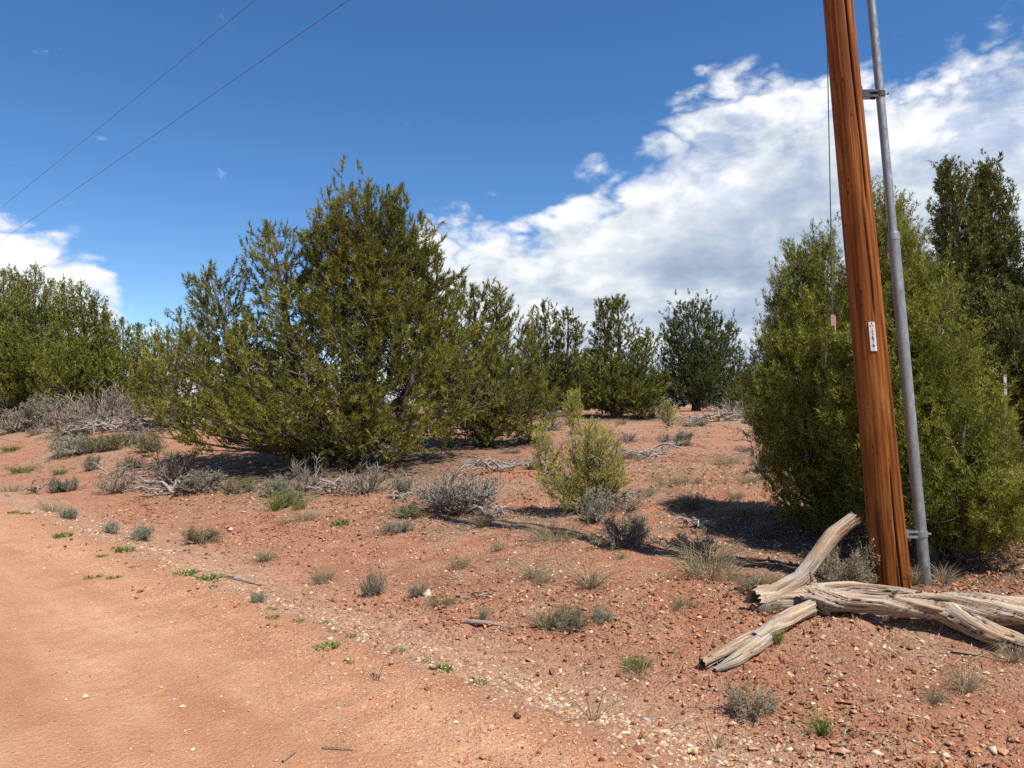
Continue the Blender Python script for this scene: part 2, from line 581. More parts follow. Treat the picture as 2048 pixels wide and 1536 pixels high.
def pole_material():
    m, t, b, out = new_mat("stained_pole_wood")
    g = t.attr('grain', 'Vector')
    n1 = t.noise(t.vec('MULTIPLY', g, (1, 1, 0.035)), 34, 6, 0.65, 0.2)
    n2 = t.noise(t.vec('MULTIPLY', g, (1, 1, 0.02)), 95, 4, 0.6)
    n3 = t.noise(t.vec('MULTIPLY', g, (1, 1, 0.22)), 4.0, 5, 0.6, 0.4)
    c = t.ramp(n1, [(0.30, (0.045, 0.014, 0.006)), (0.43, (0.125, 0.038, 0.009)), (0.56, (0.240, 0.078, 0.013)), (0.74, (0.40, 0.158, 0.028))])
    c = t.mix(t.smooth(n3, 0.46, 0.68, 0, 0.6), c, (0.120, 0.034, 0.008))
    c = t.mix(t.smooth(n3, 0.47, 0.30, 0, 0.5), c, (0.36, 0.155, 0.045))
    c = t.mix(t.smooth(n2, 0.45, 0.33, 0, 0.65), c, (0.03, 0.010, 0.004))
    vor = t.node('ShaderNodeTexVoronoi')
    t.link(t.vec('MULTIPLY', g, (1, 1, 0.5)), vor.inputs['Vector'])
    vor.inputs['Scale'].default_value = 11
    c = t.mix(t.smooth(vor.outputs['Distance'], 0.14, 0.05, 0, 0.85), c, (0.03, 0.012, 0.007))
    c = t.mix(t.smooth(t.attr('crack'), 0.2, 0.8, 0, 0.95), c, (0.015, 0.007, 0.004))
    t.link(c, b.inputs['Base Color'])
    b.inputs['Roughness'].default_value = 0.62
    b.inputs['Specular IOR Level'].default_value = 0.15
    bp = t.node('ShaderNodeBump')
    t.link(t.math('ADD', n1, t.math('MULTIPLY', n2, 0.5)), bp.inputs['Height'])
    bp.inputs['Distance'].default_value = 0.006
    bp.inputs['Strength'].default_value = 0.8
    t.link(bp.outputs[0], b.inputs['Normal'])
    return m


def steel_material():
    m, t, b, out = new_mat("galvanised_steel")
    oc = t.node('ShaderNodeTexCoord').outputs['Object']
    n = t.noise(t.vec('MULTIPLY', oc, (1, 1, 0.35)), 26, 5, 0.7, 0.6)
    n2 = t.noise(oc, 2.2, 4, 0.6)
    c = t.ramp(n, [(0.3, (0.20, 0.235, 0.25)), (0.6, (0.31, 0.345, 0.355)), (0.75, (0.47, 0.50, 0.51))])
    c = t.mix(t.smooth(n2, 0.5, 0.7, 0, 0.35), c, (0.25, 0.27, 0.28))
    t.link(c, b.inputs['Base Color'])
    b.inputs['Metallic'].default_value = 0.65
    t.link(t.smooth(n, 0.3, 0.7, 0.38, 0.6), b.inputs['Roughness'])
    b.inputs['Specular IOR Level'].default_value = 0.5
    return m


def plain_material(name, c, rough=0.6, metallic=0.0, var=0.25, scale=30):
    m, t, b, out = new_mat(name)
    oc = t.node('ShaderNodeTexCoord').outputs['Object']
    n = t.noise(oc, scale, 4, 0.6)
    t.link(t.ramp(n, [(0.3, tuple(v * (1 - var) for v in c)), (0.7, tuple(min(1, v * (1 + var)) for v in c))]), b.inputs['Base Color'])
    b.inputs['Roughness'].default_value = rough
    b.inputs['Metallic'].default_value = metallic
    return m


M_SOIL = soil_material()
M_STONE = stone_material("pebble_stone")
M_CLOD = stone_material("soil_lumps", 0.97)
M_PINE = leaf_material("pinyon_needles", [(0.0, (0.052, 0.064, 0.012)), (0.35, (0.130, 0.136, 0.022)), (0.7, (0.222, 0.214, 0.036)), (0.95, (0.31, 0.28, 0.06))], 0.25, 0.5, 0.9)
M_PINE_DARK = leaf_material("dark_pinyon_needles", [(0.0, (0.035, 0.054, 0.017)), (0.4, (0.075, 0.099, 0.026)), (0.8, (0.128, 0.142, 0.038))], 0.2, 0.5, 0.9)
M_JUN = leaf_material("juniper_scales", [(0.0, (0.060, 0.076, 0.012)), (0.35, (0.150, 0.168, 0.025)), (0.7, (0.255, 0.258, 0.042)), (0.95, (0.33, 0.31, 0.065))], 0.27, 0.6, 1.6)
M_JUN_DARK = leaf_material("dark_juniper_scales", [(0.0, (0.043, 0.057, 0.013)), (0.4, (0.096, 0.110, 0.026)), (0.8, (0.165, 0.166, 0.039))], 0.2, 0.6, 1.3)
M_JUN_MID = leaf_material("mid_green_juniper_scales", [(0.0, (0.048, 0.064, 0.011)), (0.35, (0.122, 0.142, 0.022)), (0.7, (0.205, 0.215, 0.036)), (0.95, (0.27, 0.26, 0.055))], 0.25, 0.65, 1.0)
M_PINE_MID = leaf_material("deep_olive_pinyon_needles", [(0.0, (0.042, 0.056, 0.011)), (0.35, (0.105, 0.118, 0.020)), (0.7, (0.178, 0.180, 0.034)), (0.95, (0.24, 0.225, 0.05))], 0.23, 0.5, 0.9)
M_SAPLING = leaf_material("sapling_scales", [(0.0, (0.24, 0.25, 0.040)), (0.5, (0.38, 0.38, 0.075)), (1.0, (0.52, 0.47, 0.12))], 0.45, 0.6, 2.0)
M_SAGE = leaf_material("sage_leaves", [(0.0, (0.135, 0.122, 0.085)), (0.5, (0.23, 0.208, 0.148)), (1.0, (0.335, 0.30, 0.22))], 0.25, 0.8, 3.0)
M_SAGEBLUE = leaf_material("silvery_sage_leaves", [(0.0, (0.17, 0.175, 0.12)), (0.5, (0.26, 0.265, 0.185)), (1.0, (0.38, 0.37, 0.27))], 0.25, 0.8, 3.0)
M_OLIVE = leaf_material("olive_shrub_leaves", [(0.0, (0.115, 0.110, 0.050)), (0.5, (0.205, 0.188, 0.088)), (1.0, (0.34, 0.29, 0.155))], 0.28, 0.8, 3.0)
M_WEED = leaf_material("green_weed_leaves", [(0.0, (0.065, 0.125, 0.022)), (0.5, (0.13, 0.205, 0.04)), (1.0, (0.24, 0.29, 0.085))], 0.3, 0.6, 3.0)
M_GRASS = leaf_material("green_grass_blades", [(0.0, (0.07, 0.12, 0.02)), (0.5, (0.15, 0.19, 0.04)), (1.0, (0.34, 0.29, 0.13))], 0.3, 0.7, 4.0)
M_DRY = leaf_material("dry_grass_blades", [(0.0, (0.20, 0.15, 0.095)), (0.5, (0.36, 0.29, 0.18)), (1.0, (0.55, 0.46, 0.30))], 0.25, 0.8, 3.0)
M_DRYGREEN = leaf_material("grey_green_grass_blades", [(0.0, (0.165, 0.142, 0.082)), (0.5, (0.30, 0.255, 0.155)), (1.0, (0.46, 0.385, 0.245))], 0.28, 0.8, 3.0)
M_BARK = bark_material("grey_bark", (0.055, 0.045, 0.038), (0.20, 0.17, 0.145))
M_BARK_PINE = bark_material("pinyon_bark", (0.04, 0.032, 0.026), (0.165, 0.135, 0.11))
M_TWIG = bark_material("dead_twig_bark", (0.13, 0.112, 0.098), (0.37, 0.325, 0.285), 30)
M_TWIG_DARK = bark_material("brush_twig_bark", (0.105, 0.086, 0.068), (0.34, 0.288, 0.228), 22)
M_LOG = driftwood_material()
M_POLE = pole_material()
M_STEEL = steel_material()
M_BRACKET = plain_material("dark_bracket_steel", (0.085, 0.088, 0.09), 0.5, 0.6)
M_WIRE = plain_material("dark_cable", (0.09, 0.10, 0.12), 0.6, 0.2)
M_TAGWHITE = plain_material("white_tag_enamel", (0.62, 0.60, 0.60), 0.5, 0.0, 0.08, 60)
M_BLACK = plain_material("black_paint", (0.02, 0.02, 0.022), 0.5, 0.0, 0.1)
M_GREY = plain_material("grey_print", (0.25, 0.25, 0.26), 0.6, 0.0, 0.1)
M_RED = plain_material("faded_red_plastic", (0.42, 0.19, 0.16), 0.6, 0.0, 0.15, 60)
M_POST = plain_material("dull_post_steel", (0.20, 0.20, 0.20), 0.6, 0.4)
M_POSTWHITE = plain_material("white_post_paint", (0.42, 0.43, 0.46), 0.5, 0.0, 0.15)
M_CONE = plain_material("pine_cone", (0.16, 0.07, 0.035), 0.8, 0.0, 0.4)

# ------------------------------------------------------------------ ground and road
# tree feet (x, y, radius of fallen needles round the trunk)
DUFF = [(*(-3.263, 15.049), 3.6), (*(-0.664, 18.354), 2.0), (*(3.580, 6.498), 1.5), (*(3.104, 7.548), 1.2), (*(4.092, 29.205), 3.0), (*(9.814, 39.774), 3.0),
        (*(1.701, 31.323), 3.0), (*(-21.117, 32.179), 4.0), (*(-17.076, 29.146), 3.5), (*(-15.125, 28.965), 3.0)]


def axis_lines(lo, hi, fine_lo, fine_hi, step, growth):
    mid = np.arange(fine_lo, fine_hi + 1e-6, step)
    up, v, d = [], mid[-1], step
    while v < hi:
        d *= growth
        v += d
        up.append(v)
    dn, v, d = [], mid[0], step
    while v > lo:
        d *= growth
        v -= d
        dn.append(v)
    return np.concatenate([dn[::-1], mid, up])


def build_ground():
    S = axis_lines(-7.0, 430, -1.6, 4.4, 0.033, 1.05)
    T = axis_lines(-330, 430, -0.6, 6.2, 0.033, 1.047)
    S = S - S[np.argmin(np.abs(S))]
    k0 = int(np.argmin(np.abs(S)))
    SS, TT = np.meshgrid(S, T, indexing='ij')
    wob = 0.10 * vnoise(TT * 1.1, 3.0) + 0.05 * vnoise(TT * 4.0, 8.0)
    SW = SS + wob * np.exp(-(SS / 0.5) ** 2)
    X, Y = to_xy(SW, TT)
    Z = H(X, Y)
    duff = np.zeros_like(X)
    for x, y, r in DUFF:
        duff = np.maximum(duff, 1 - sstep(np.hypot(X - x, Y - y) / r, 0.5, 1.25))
    V = np.stack([X, Y, Z], -1)
    nt = len(T)

    def sheet(name, i0, i1):
        n = i1 - i0 + 1
        v = V[i0:i1 + 1].reshape(-1, 3)
        idx = np.arange(n * nt).reshape(n, nt)
        q = np.stack([idx[:-1, :-1], idx[1:, :-1], idx[1:, 1:], idx[:-1, 1:]], -1).reshape(-1, 4)
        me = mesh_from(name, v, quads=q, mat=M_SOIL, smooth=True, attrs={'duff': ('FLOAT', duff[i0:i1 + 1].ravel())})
        o = obj(name, me)
        o['kind'] = 'structure'
        return o

    sheet('ground', k0, len(S) - 1)
    sheet('road', 0, k0)
    # the far side of the road, behind the viewer
    S2 = np.array([-420, -200, -100, -50, -25, -14, -9, float(S[0])])
    SS, TT = np.meshgrid(S2, T[::4], indexing='ij')
    X, Y = to_xy(SS, TT)
    idx = np.arange(X.size).reshape(X.shape)
    q = np.stack([idx[:-1, :-1], idx[1:, :-1], idx[1:, 1:], idx[:-1, 1:]], -1).reshape(-1, 4)
    z = H(X, Y)
    z[-1] -= 0.02
    o = obj('ground_beyond_road', mesh_from('ground_beyond_road', np.stack([X, Y, z], -1).reshape(-1, 3), quads=q, mat=M_SOIL, smooth=True))
    o['kind'] = 'structure'


build_ground()


def stone_templates(rng, n, flat=0.62):
    """small angular stones: eight jittered corners"""
    v = np.array([(1, 0, 0), (0, 1, 0), (-1, 0, 0), (0, -1, 0), (0.1, 0.1, 1), (0, 0, -1)], float)
    f = np.array([(0, 1, 4), (1, 2, 4), (2, 3, 4), (3, 0, 4), (1, 0, 5), (2, 1, 5), (3, 2, 5), (0, 3, 5)])
    out = []
    for i in range(n):
        w = (v + rng.normal(0, 0.22, (6, 3))) * np.array([1, rng.uniform(0.65, 1.0), flat * rng.uniform(0.7, 1.2)])
        out.append((w * 0.55, f))
    return out


def rot_z(a):
    F = np.zeros((len(a), 3, 3))
    F[:, 0, 0] = np.cos(a)
    F[:, 0, 1] = -np.sin(a)
    F[:, 1, 0] = np.sin(a)
    F[:, 1, 1] = np.cos(a)
    F[:, 2, 2] = 1
    return F


def tilt(F, rng, amt):
    n = len(F)
    a = rng.normal(0, amt, n)
    G = np.zeros((n, 3, 3))
    G[:, 0, 0] = 1
    G[:, 1, 1] = np.cos(a)
    G[:, 1, 2] = -np.sin(a)
    G[:, 2, 1] = np.sin(a)
    G[:, 2, 2] = np.cos(a)
    return np.einsum('nij,njk->nik', F, G)


def random_ground_points(rng, n, near=2.6, far=14.0, half=0.80, power=1.0):
    """points in a fan in front of the viewer, denser close by"""
    u = rng.uniform(0, 1, n)
    r = near * (far / near) ** (u ** power)
    a = rng.uniform(-half, half, n)
    return r * np.sin(a), r * np.cos(a)


def scatter_stones(name, label_kind, n, mat, size, palette, weight, seed, sink=0.28, flat=0.62, far=14.0):
    rng = np.random.default_rng(seed)
    x, y = random_ground_points(rng, n * 12, far=far)
    s, t = to_st(x, y)
    keep = rng.uniform(0, 1, len(x)) < weight(x, y, s, t)
    x, y = x[keep][:n], y[keep][:n]
    n = len(x)
    z = H(x, y)
    sz = size(rng, n) * (1 + 0.05 * np.maximum(np.hypot(x, y) - 5, 0))
    F = tilt(rot_z(rng.uniform(0, 6.283, n)), rng, 0.3)
    temps = stone_templates(rng, 6, flat)
    pal = np.array(palette)
    c = pal[rng.integers(0, len(pal), n)] * rng.uniform(0.75, 1.2, (n, 1))
    pos = np.stack([x, y, z + sz * (0.5 * flat - sink)], -1)
    which = rng.integers(0, 6, n)
    v, tr, tone = scatter_template(temps, pos, F, sz, which, np.arange(n).astype(float))
    cc = c[tone.astype(int)]
    cc = np.concatenate([cc, np.ones((len(cc), 1))], 1)
    o = obj(name, mesh_from(name, v, tris=tr, mat=mat, smooth=False, attrs={'Col': ('FLOAT_COLOR', cc)}))
    o['kind'] = 'stuff'
    o['label'] = label_kind
    return o


PALE = [(0.44, 0.31, 0.185), (0.52, 0.395, 0.25), (0.40, 0.255, 0.15), (0.33, 0.155, 0.085), (0.30, 0.13, 0.07), (0.48, 0.36, 0.21), (0.28, 0.225, 0.185), (0.38, 0.21, 0.115), (0.56, 0.45, 0.31)]
REDS = [(0.29, 0.122, 0.064), (0.25, 0.100, 0.052), (0.33, 0.150, 0.080), (0.36, 0.185, 0.100), (0.40, 0.235, 0.135), (0.22, 0.088, 0.048)]


def w_edge(x, y, s, t):
    n = vnoise(x * 1.4, y * 1.4, 21.0)
    edge = np.exp(-((s - 0.18 - 0.10 * n) / 0.20) ** 2)
    return np.clip(edge + 0.26 * sstep(s, 0.0, 0.6) * (0.5 + 0.8 * np.clip(n + 0.3, 0, 1)) + 0.05 * sstep(s, -1.2, -0.1), 0, 1)


def w_clod(x, y, s, t):
    n = vnoise(x * 0.7, y * 0.7, 9.0) + 0.5 * sstep(x, 0.8, 3.0)
    return np.clip(sstep(n, -0.3, 0.7), 0, 1) * sstep(s, 0.25, 0.9) * 0.9 + 0.05 * sstep(s, -0.9, -0.1)


def w_road(x, y, s, t):
    return np.where(s < -0.1, 0.12 + 0.3 * sstep(s, -2.0, -3.2) + 0.85 * sstep(s, -1.2, -0.3), 0.0)


scatter_stones('gravel', 'pale pebbles strewn along the road edge and over the bank', 19000, M_STONE,
               lambda r, n: 0.009 + 0.026 * r.uniform(0, 1, n) ** 2.6, PALE, w_edge, 11)
scatter_stones('soil_clods', 'crumbly red soil lumps on the bank', 20000, M_CLOD,
               lambda r, n: 0.011 + 0.034 * r.uniform(0, 1, n) ** 3.0, REDS, w_clod, 12, 0.20, 0.85)
scatter_stones('road_grit', 'fine grit lying on the orange dirt road', 9000, M_STONE,
               lambda r, n: 0.006 + 0.013 * r.uniform(0, 1, n) ** 3, [(0.52, 0.30, 0.18), (0.58, 0.40, 0.27), (0.40, 0.18, 0.10), (0.30, 0.24, 0.22), (0.50, 0.27, 0.16)], w_road, 13, 0.15)


def scatter_blades(name, label, n, mat, seed, hmin, hmax, weight, lie, width, far=22.0):
    rng = np.random.default_rng(seed)
    x, y = random_ground_points(rng, n * 8, near=3.0, far=far, power=0.8)
    s, t = to_st(x, y)
    keep = rng.uniform(0, 1, len(x)) < weight(x, y, s, t)
    x, y = x[keep][:n], y[keep][:n]
    n = len(x)
    base = np.stack([x, y, H(x, y) - 0.004], -1)
    L = rng.uniform(hmin, hmax, n)
    a = rng.uniform(0, 6.283, n)
    e = np.clip(rng.normal(lie, 0.25, n), 0.06, 1.45)
    d = np.stack([np.cos(a) * np.cos(e), np.sin(a) * np.cos(e), np.sin(e)], -1)
    mid = base + d * (L * 0.55)[:, None]
    tip = base + d * L[:, None] + np.stack([rng.normal(0, 0.2, n) * L, rng.normal(0, 0.2, n) * L, -0.18 * L * np.cos(e)], -1)
    tip[:, 2] = np.maximum(tip[:, 2], base[:, 2] + 0.006)
    w = width * (1 + 0.12 * np.maximum(np.hypot(x, y) - 5, 0))
    v, tr = leafblades(base, mid, tip, w, rng)
    o = obj(name, mesh_from(name, v, tris=tr, mat=mat, attrs={'tone': ('FLOAT', np.repeat(rng.uniform(0, 1, n), 5))}))
    o['kind'] = 'stuff'
    o['label'] = label
    return o


def w_litter(x, y, s, t):
    n = fbm(x * 0.8, y * 0.8, 31.0, 3)
    return sstep(n, -0.35, 0.75) * sstep(s, 0.3, 2.5) * 0.9 + 0.06 * sstep(s, 0.1, 0.5)


def w_tufty(x, y, s, t):
    n = fbm(x * 1.3, y * 1.3, 37.0, 3)
    return sstep(n, 0.0, 0.8) * sstep(s, 0.6, 2.4)


scatter_blades('straw_litter', 'dead grass stems lying over the red soil', 20000, M_DRY, 21, 0.03, 0.13, w_litter, 0.22, 0.0032)
scatter_blades('thin_dry_grass', 'thin short dry grass growing over the bank', 20000, M_DRYGREEN, 22, 0.025, 0.085, w_tufty, 0.95, 0.0036, 30.0)
scatter_blades('twig_litter', 'small grey twigs scattered under the trees', 9000, M_TWIG_DARK, 23, 0.05, 0.22, w_litter, 0.12, 0.006, 26.0)


# ------------------------------------------------------------------ trees
def needle_templates(rng, n_needles, fat=1.0, count=5):
    """a bottle-brush shoot of pine needles, one unit long"""
    out = []
    for _ in range(count):
        z0 = rng.uniform(0.0, 0.70, n_needles)
        a = rng.uniform(0, 6.283, n_needles)
        sp = np.clip(rng.normal(0.85, 0.22, n_needles) - 0.45 * sstep(z0, 0.45, 0.7), 0.1, 1.3)
        L = rng.uniform(0.26, 0.40, n_needles)
        bend = rng.normal(0, 0.05, 2)
        base = np.stack([bend[0] * z0, bend[1] * z0, z0], -1)
        tip = base + np.stack([np.cos(a) * np.sin(sp), np.sin(a) * np.sin(sp), np.cos(sp)], -1) * L[:, None]
        out.append(blade_tris(base, tip, 0.085 * fat, rng))
    return out


def scale_templates(rng, n_leaves, fat=1.0, count=5):
    """a plume of juniper scale-leaf twiglets, one unit long"""
    out = []
    for _ in range(count):
        z0 = rng.uniform(-0.05, 0.85, n_leaves)
        a = rng.uniform(0, 6.283, n_leaves)
        rad = rng.uniform(0.0, 0.20, n_leaves) * (1.15 - z0)
        sp = np.clip(rng.normal(0.62, 0.3, n_leaves), 0.05, 1.4)
        L = rng.uniform(0.20, 0.40, n_leaves)
        bend = rng.normal(0, 0.12, 2)
        base = np.stack([np.cos(a) * rad + bend[0] * z0, np.sin(a) * rad + bend[1] * z0, z0], -1)
        tip = base + np.stack([np.cos(a) * np.sin(sp), np.sin(a) * np.sin(sp), np.cos(sp)], -1) * L[:, None]
        out.append(blade_tris(base, tip, 0.135 * fat, rng))
    return out


PROFILES = {
    # fraction of the widest radius by height along the leader
    'pinyon': ([0.0, 0.10, 0.22, 0.40, 0.60, 0.78, 0.90, 1.0], [0.85, 1.0, 1.0, 0.90, 0.76, 0.64, 0.50, 0.22]),
    'dome': ([0.0, 0.12, 0.35, 0.60, 0.80, 0.92, 1.0], [0.78, 0.92, 1.0, 1.0, 0.88, 0.68, 0.36]),
    'cone': ([0.0, 0.12, 0.35, 0.60, 0.80, 0.92, 1.0], [0.72, 1.0, 0.92, 0.68, 0.42, 0.24, 0.08]),
    'spire': ([0.0, 0.2, 0.45, 0.70, 0.88, 1.0], [0.80, 1.0, 0.90, 0.66, 0.42, 0.10]),
    'column': ([0.0, 0.15, 0.45, 0.70, 0.88, 1.0], [0.7, 1.0, 1.0, 0.80, 0.48, 0.10]),
}


def leader_path(l, npts=14):
    t = np.linspace(0, 1, npts)
    k = sstep(t, 0.0, 0.45)
    w = l['h'] * 0.02
    x = l['o'][0] * k + l['lean'][0] * t + w * np.sin(t * 5 + l['h'])
    y = l['o'][1] * k + l['lean'][1] * t + w * np.cos(t * 4 + l['h'])
    return np.stack([x, y, t * l['h'] - 0.12 * (t == 0)], -1), t


def grow(leaders, kind, rng, limb_per_m, twig_gap, tuft_gap, tuft_len, el_low, el_high, dead=0.12):
    """limbs, twigs and tufts for all leaders of one tree"""
    limbs, lrad, twigs, trad, dead_tw, dead_rad, tp, td = [], [], [], [], [], [], [], []
    lift = 0.55 if kind == 'pine' else 1.0
    for l in leaders:
        P, T = leader_path(l)
        n = int(l['h'] * limb_per_m * l.get('dens', 1.0))
        ph = rng.uniform(0, 6.28)
        for i in range(n):
            f = l['t0'] + (0.985 - l['t0']) * ((i + rng.uniform(0, 1)) / n) ** 0.92
            prof = np.interp(f, *PROFILES[l['shape']])
            az = ph + i * 2.39996 + rng.normal(0, 0.35)
            reach = l['r'] * prof * (1.06 - 0.45 * rng.uniform(0, 1) ** 2.2)
            g = float(sstep(np.array(f), l['t0'], 1.0))
            el = R(el_low + (el_high - el_low) * g + rng.normal(0, 8))
            ax = np.array([np.interp(f, T, P[:, j]) for j in range(3)])
            zs = np.clip(ax[2] - reach * math.tan(el), 0.35 * l['t0'] * l['h'], 0.96 * l['h'])
            fs = zs / l['h']
            o = np.array([np.interp(fs, T, P[:, j]) for j in range(3)])
            tip = ax + np.array([math.cos(az) * reach, math.sin(az) * reach, rng.normal(0, 0.03 * l['h'])])
            tip[2] = max(tip[2], 0.06)
            ctl = o + (tip - o) * np.array([0.62, 0.62, 0.62 - l.get('up', 16) / 60.0]) + rng.normal(0, 0.05, 3) * reach
            k = np.linspace(0, 1, 8)
            pts = (1 - k)[:, None] ** 2 * o + (2 * k * (1 - k))[:, None] * ctl + (k ** 2)[:, None] * tip
            pts = pts + rng.normal(0, 0.012, (8, 3)) * k[:, None] * reach
            L = float(np.linalg.norm(np.diff(pts, axis=0), axis=1).sum()) + 0.02
            limbs.append(pts)
            lrad.append((0.004 + 0.012 * L) * (1 - 0.85 * k))
            tips = [(pts, L)]
            nt = max(2, int(L / twig_gap))
            for j in range(nt):
                fj = 0.22 + 0.76 * (j + rng.uniform(0, 1)) / nt
                if L < 0.5:
                    fj = rng.uniform(0.05, 1)
                b = np.array([np.interp(fj, k, pts[:, q]) for q in range(3)])
                d0 = unit(pts[min(7, int(fj * 7) + 1)] - pts[int(fj * 7) if fj < 1 else 6])
                side = unit(np.cross(d0, [0, 0, 1.0])) * (1 if j % 2 else -1)
                d = unit(d0 * rng.uniform(0.5, 1.0) + side * rng.uniform(0.3, 1.0) + np.array([0, 0, rng.uniform(-0.15, 0.75)]))
                tl = (0.30 * L * (1.15 - 0.7 * fj) + tuft_len * 0.8) * rng.uniform(0.6, 1.25)
                kk = np.linspace(0, 1, 3)
                tw = b + d * (tl * kk)[:, None] + np.array([0, 0, 1.0]) * (0.22 * tl * kk ** 2)[:, None] + rng.normal(0, 0.03 * tl, (3, 3)) * kk[:, None]
                if fj < 0.55 and rng.uniform() < dead * 3:
                    tw[:, 2] -= 0.35 * tl * kk ** 1.5
                    dead_tw.append(tw)
                    dead_rad.append(0.0055 * (1 - 0.7 * kk) + 0.0015)
                    continue
                twigs.append(tw)
                trad.append(0.0045 * (1 - 0.6 * kk) + 0.001)
                m = max(2, int(tl * 0.8 / tuft_gap))
                ft = 1 - 0.8 * rng.uniform(0, 1, m) ** 1.3
                ft[0] = 1.0
                q = np.stack([np.interp(ft, kk, tw[:, c]) for c in range(3)], -1)
                dd = unit(d + np.array([0, 0, lift]) + rng.normal(0, 0.36, (m, 3)))
                tp.append(q - dd * tuft_len * 0.3 + rng.normal(0, tuft_len * 0.22, (m, 3)))
                td.append(dd)
            m = max(2, int(L * 0.4 / tuft_gap))
            ft = 1 - 0.45 * rng.uniform(0, 1, m) ** 1.4
            q = np.stack([np.interp(ft, k, pts[:, c]) for c in range(3)], -1)
            dd = unit(unit(pts[7] - pts[5]) + np.array([0, 0, 0.3]) + rng.normal(0, 0.4, (m, 3)))
            tp.append(q - dd * tuft_len * 0.3 + rng.normal(0, tuft_len * 0.15, (m, 3)))
            td.append(dd)
        # the leading shoot
        m = 10
        q = P[-1] + np.stack([rng.normal(0, 0.03, m), rng.normal(0, 0.03, m), rng.uniform(-0.05 * l['h'], tuft_len * 0.2, m)], -1)
        tp.append(q)
        td.append(unit(np.array([0, 0, 1.0]) + rng.normal(0, 0.35, (m, 3))))
    return limbs, lrad, twigs, trad, dead_tw, dead_rad, np.concatenate(tp), np.concatenate(td)


def make_tree(name, label, cat, xy, leaders, kind, seed, trunk_r=0.12, tuft=0.13, tuft_gap=0.075, twig_gap=0.16, limb_per_m=16,
              needles=16, leaf=None, el=(0, 55), group=None, dead=0.12, bark=None, sink=0.0, cones=0, fat=1.0, twig_mesh=True):
    rng = np.random.default_rng(seed)
    x, y = xy
    root = obj(name, None, loc=(x, y, h1(x, y) - sink), rotz=0)
    tag(root, label, cat, group)
    leaders = [dict(o=(0, 0), lean=(0, 0), t0=0.1, shape='pinyon' if kind == 'pine' else 'cone', **{}) | l for l in leaders]
    limbs, lrad, twigs, trad, dtw, drad, tp, td = grow(leaders, kind, rng, limb_per_m, twig_gap, tuft_gap, tuft, el[0], el[1], dead)
    bark = bark or (M_BARK_PINE if kind == 'pine' else M_BARK)
    # trunk: every leader as one tapered stem
    TP, TR = [], []
    for i, l in enumerate(leaders):
        P, T = leader_path(l)
        r0 = trunk_r * (1.0 if i == 0 else 0.7) * (l['h'] / leaders[0]['h']) ** 0.5
        TP.append(P)
        TR.append(r0 * (1 - T) ** 0.8 + 0.006 + 0.35 * r0 * np.exp(-T * 18))
    v, q = tubes(TP, TR, 9)
    obj('trunk', mesh_from('trunk', v, quads=q, mat=bark, smooth=True), root)
    v, q = cat_q([tubes(limbs, lrad, 4), tubes(twigs, trad, 3)]) if twig_mesh else tubes(limbs, lrad, 3)
    obj('branches', mesh_from('branches', v, quads=q, mat=bark, smooth=True), root)
    if dtw:
        v, q = tubes(dtw, drad, 3)
        obj('dead_twigs', mesh_from('dead_twigs', v, quads=q, mat=M_TWIG, smooth=True), root)['kind'] = 'stuff'
    ok = tp[:, 2] > 0.03
    tp, td = tp[ok], td[ok]
    n = len(tp)
    temps = needle_templates(rng, needles, fat) if kind == 'pine' else scale_templates(rng, needles, fat)
    sc = tuft * rng.uniform(0.75, 1.3, n)
    v, tr, tone = scatter_template(temps, tp, frames(td, rng), sc, rng.integers(0, len(temps), n), np.clip(rng.normal(0.45, 0.24, n), 0, 1))
    obj('crown', mesh_from('crown', v, tris=tr, mat=leaf or (M_PINE if kind == 'pine' else M_JUN), attrs={'tone': ('FLOAT', tone)}), root)
    if cones:
        st = stone_templates(rng, 1, 0.9)[0]
        me = mesh_from('pine_cone', st[0] * 0.075, tris=st[1], mat=M_CONE)
        top = np.argsort(-tp[:, 2])[:max(60, n // 8)]
        fr = [i for i in top if tp[i, 1] < 0]
        for i in rng.choice(fr, cones, replace=False):
            p = tp[i] + td[i] * 0.06 + np.array([0, -0.09, 0])
            obj('pine_cone', me, root, loc=p)
    make_tree.tris += len(tr) + 2 * len(q)
    return root


make_tree.tris = 0


def L(px, h, r, o=None, **kw):
    """one leader: sideways offset of its top, height, widest radius"""
    d = dict(h=h, r=r, lean=(px * 0.35, 0.0), o=(px * 0.65, 0.0))
    if o is not None:
        d['lean'] = (px * 0.35, o * 0.35)
        d['o'] = (px * 0.65, o * 0.65)
    d.update(kw)
    return d


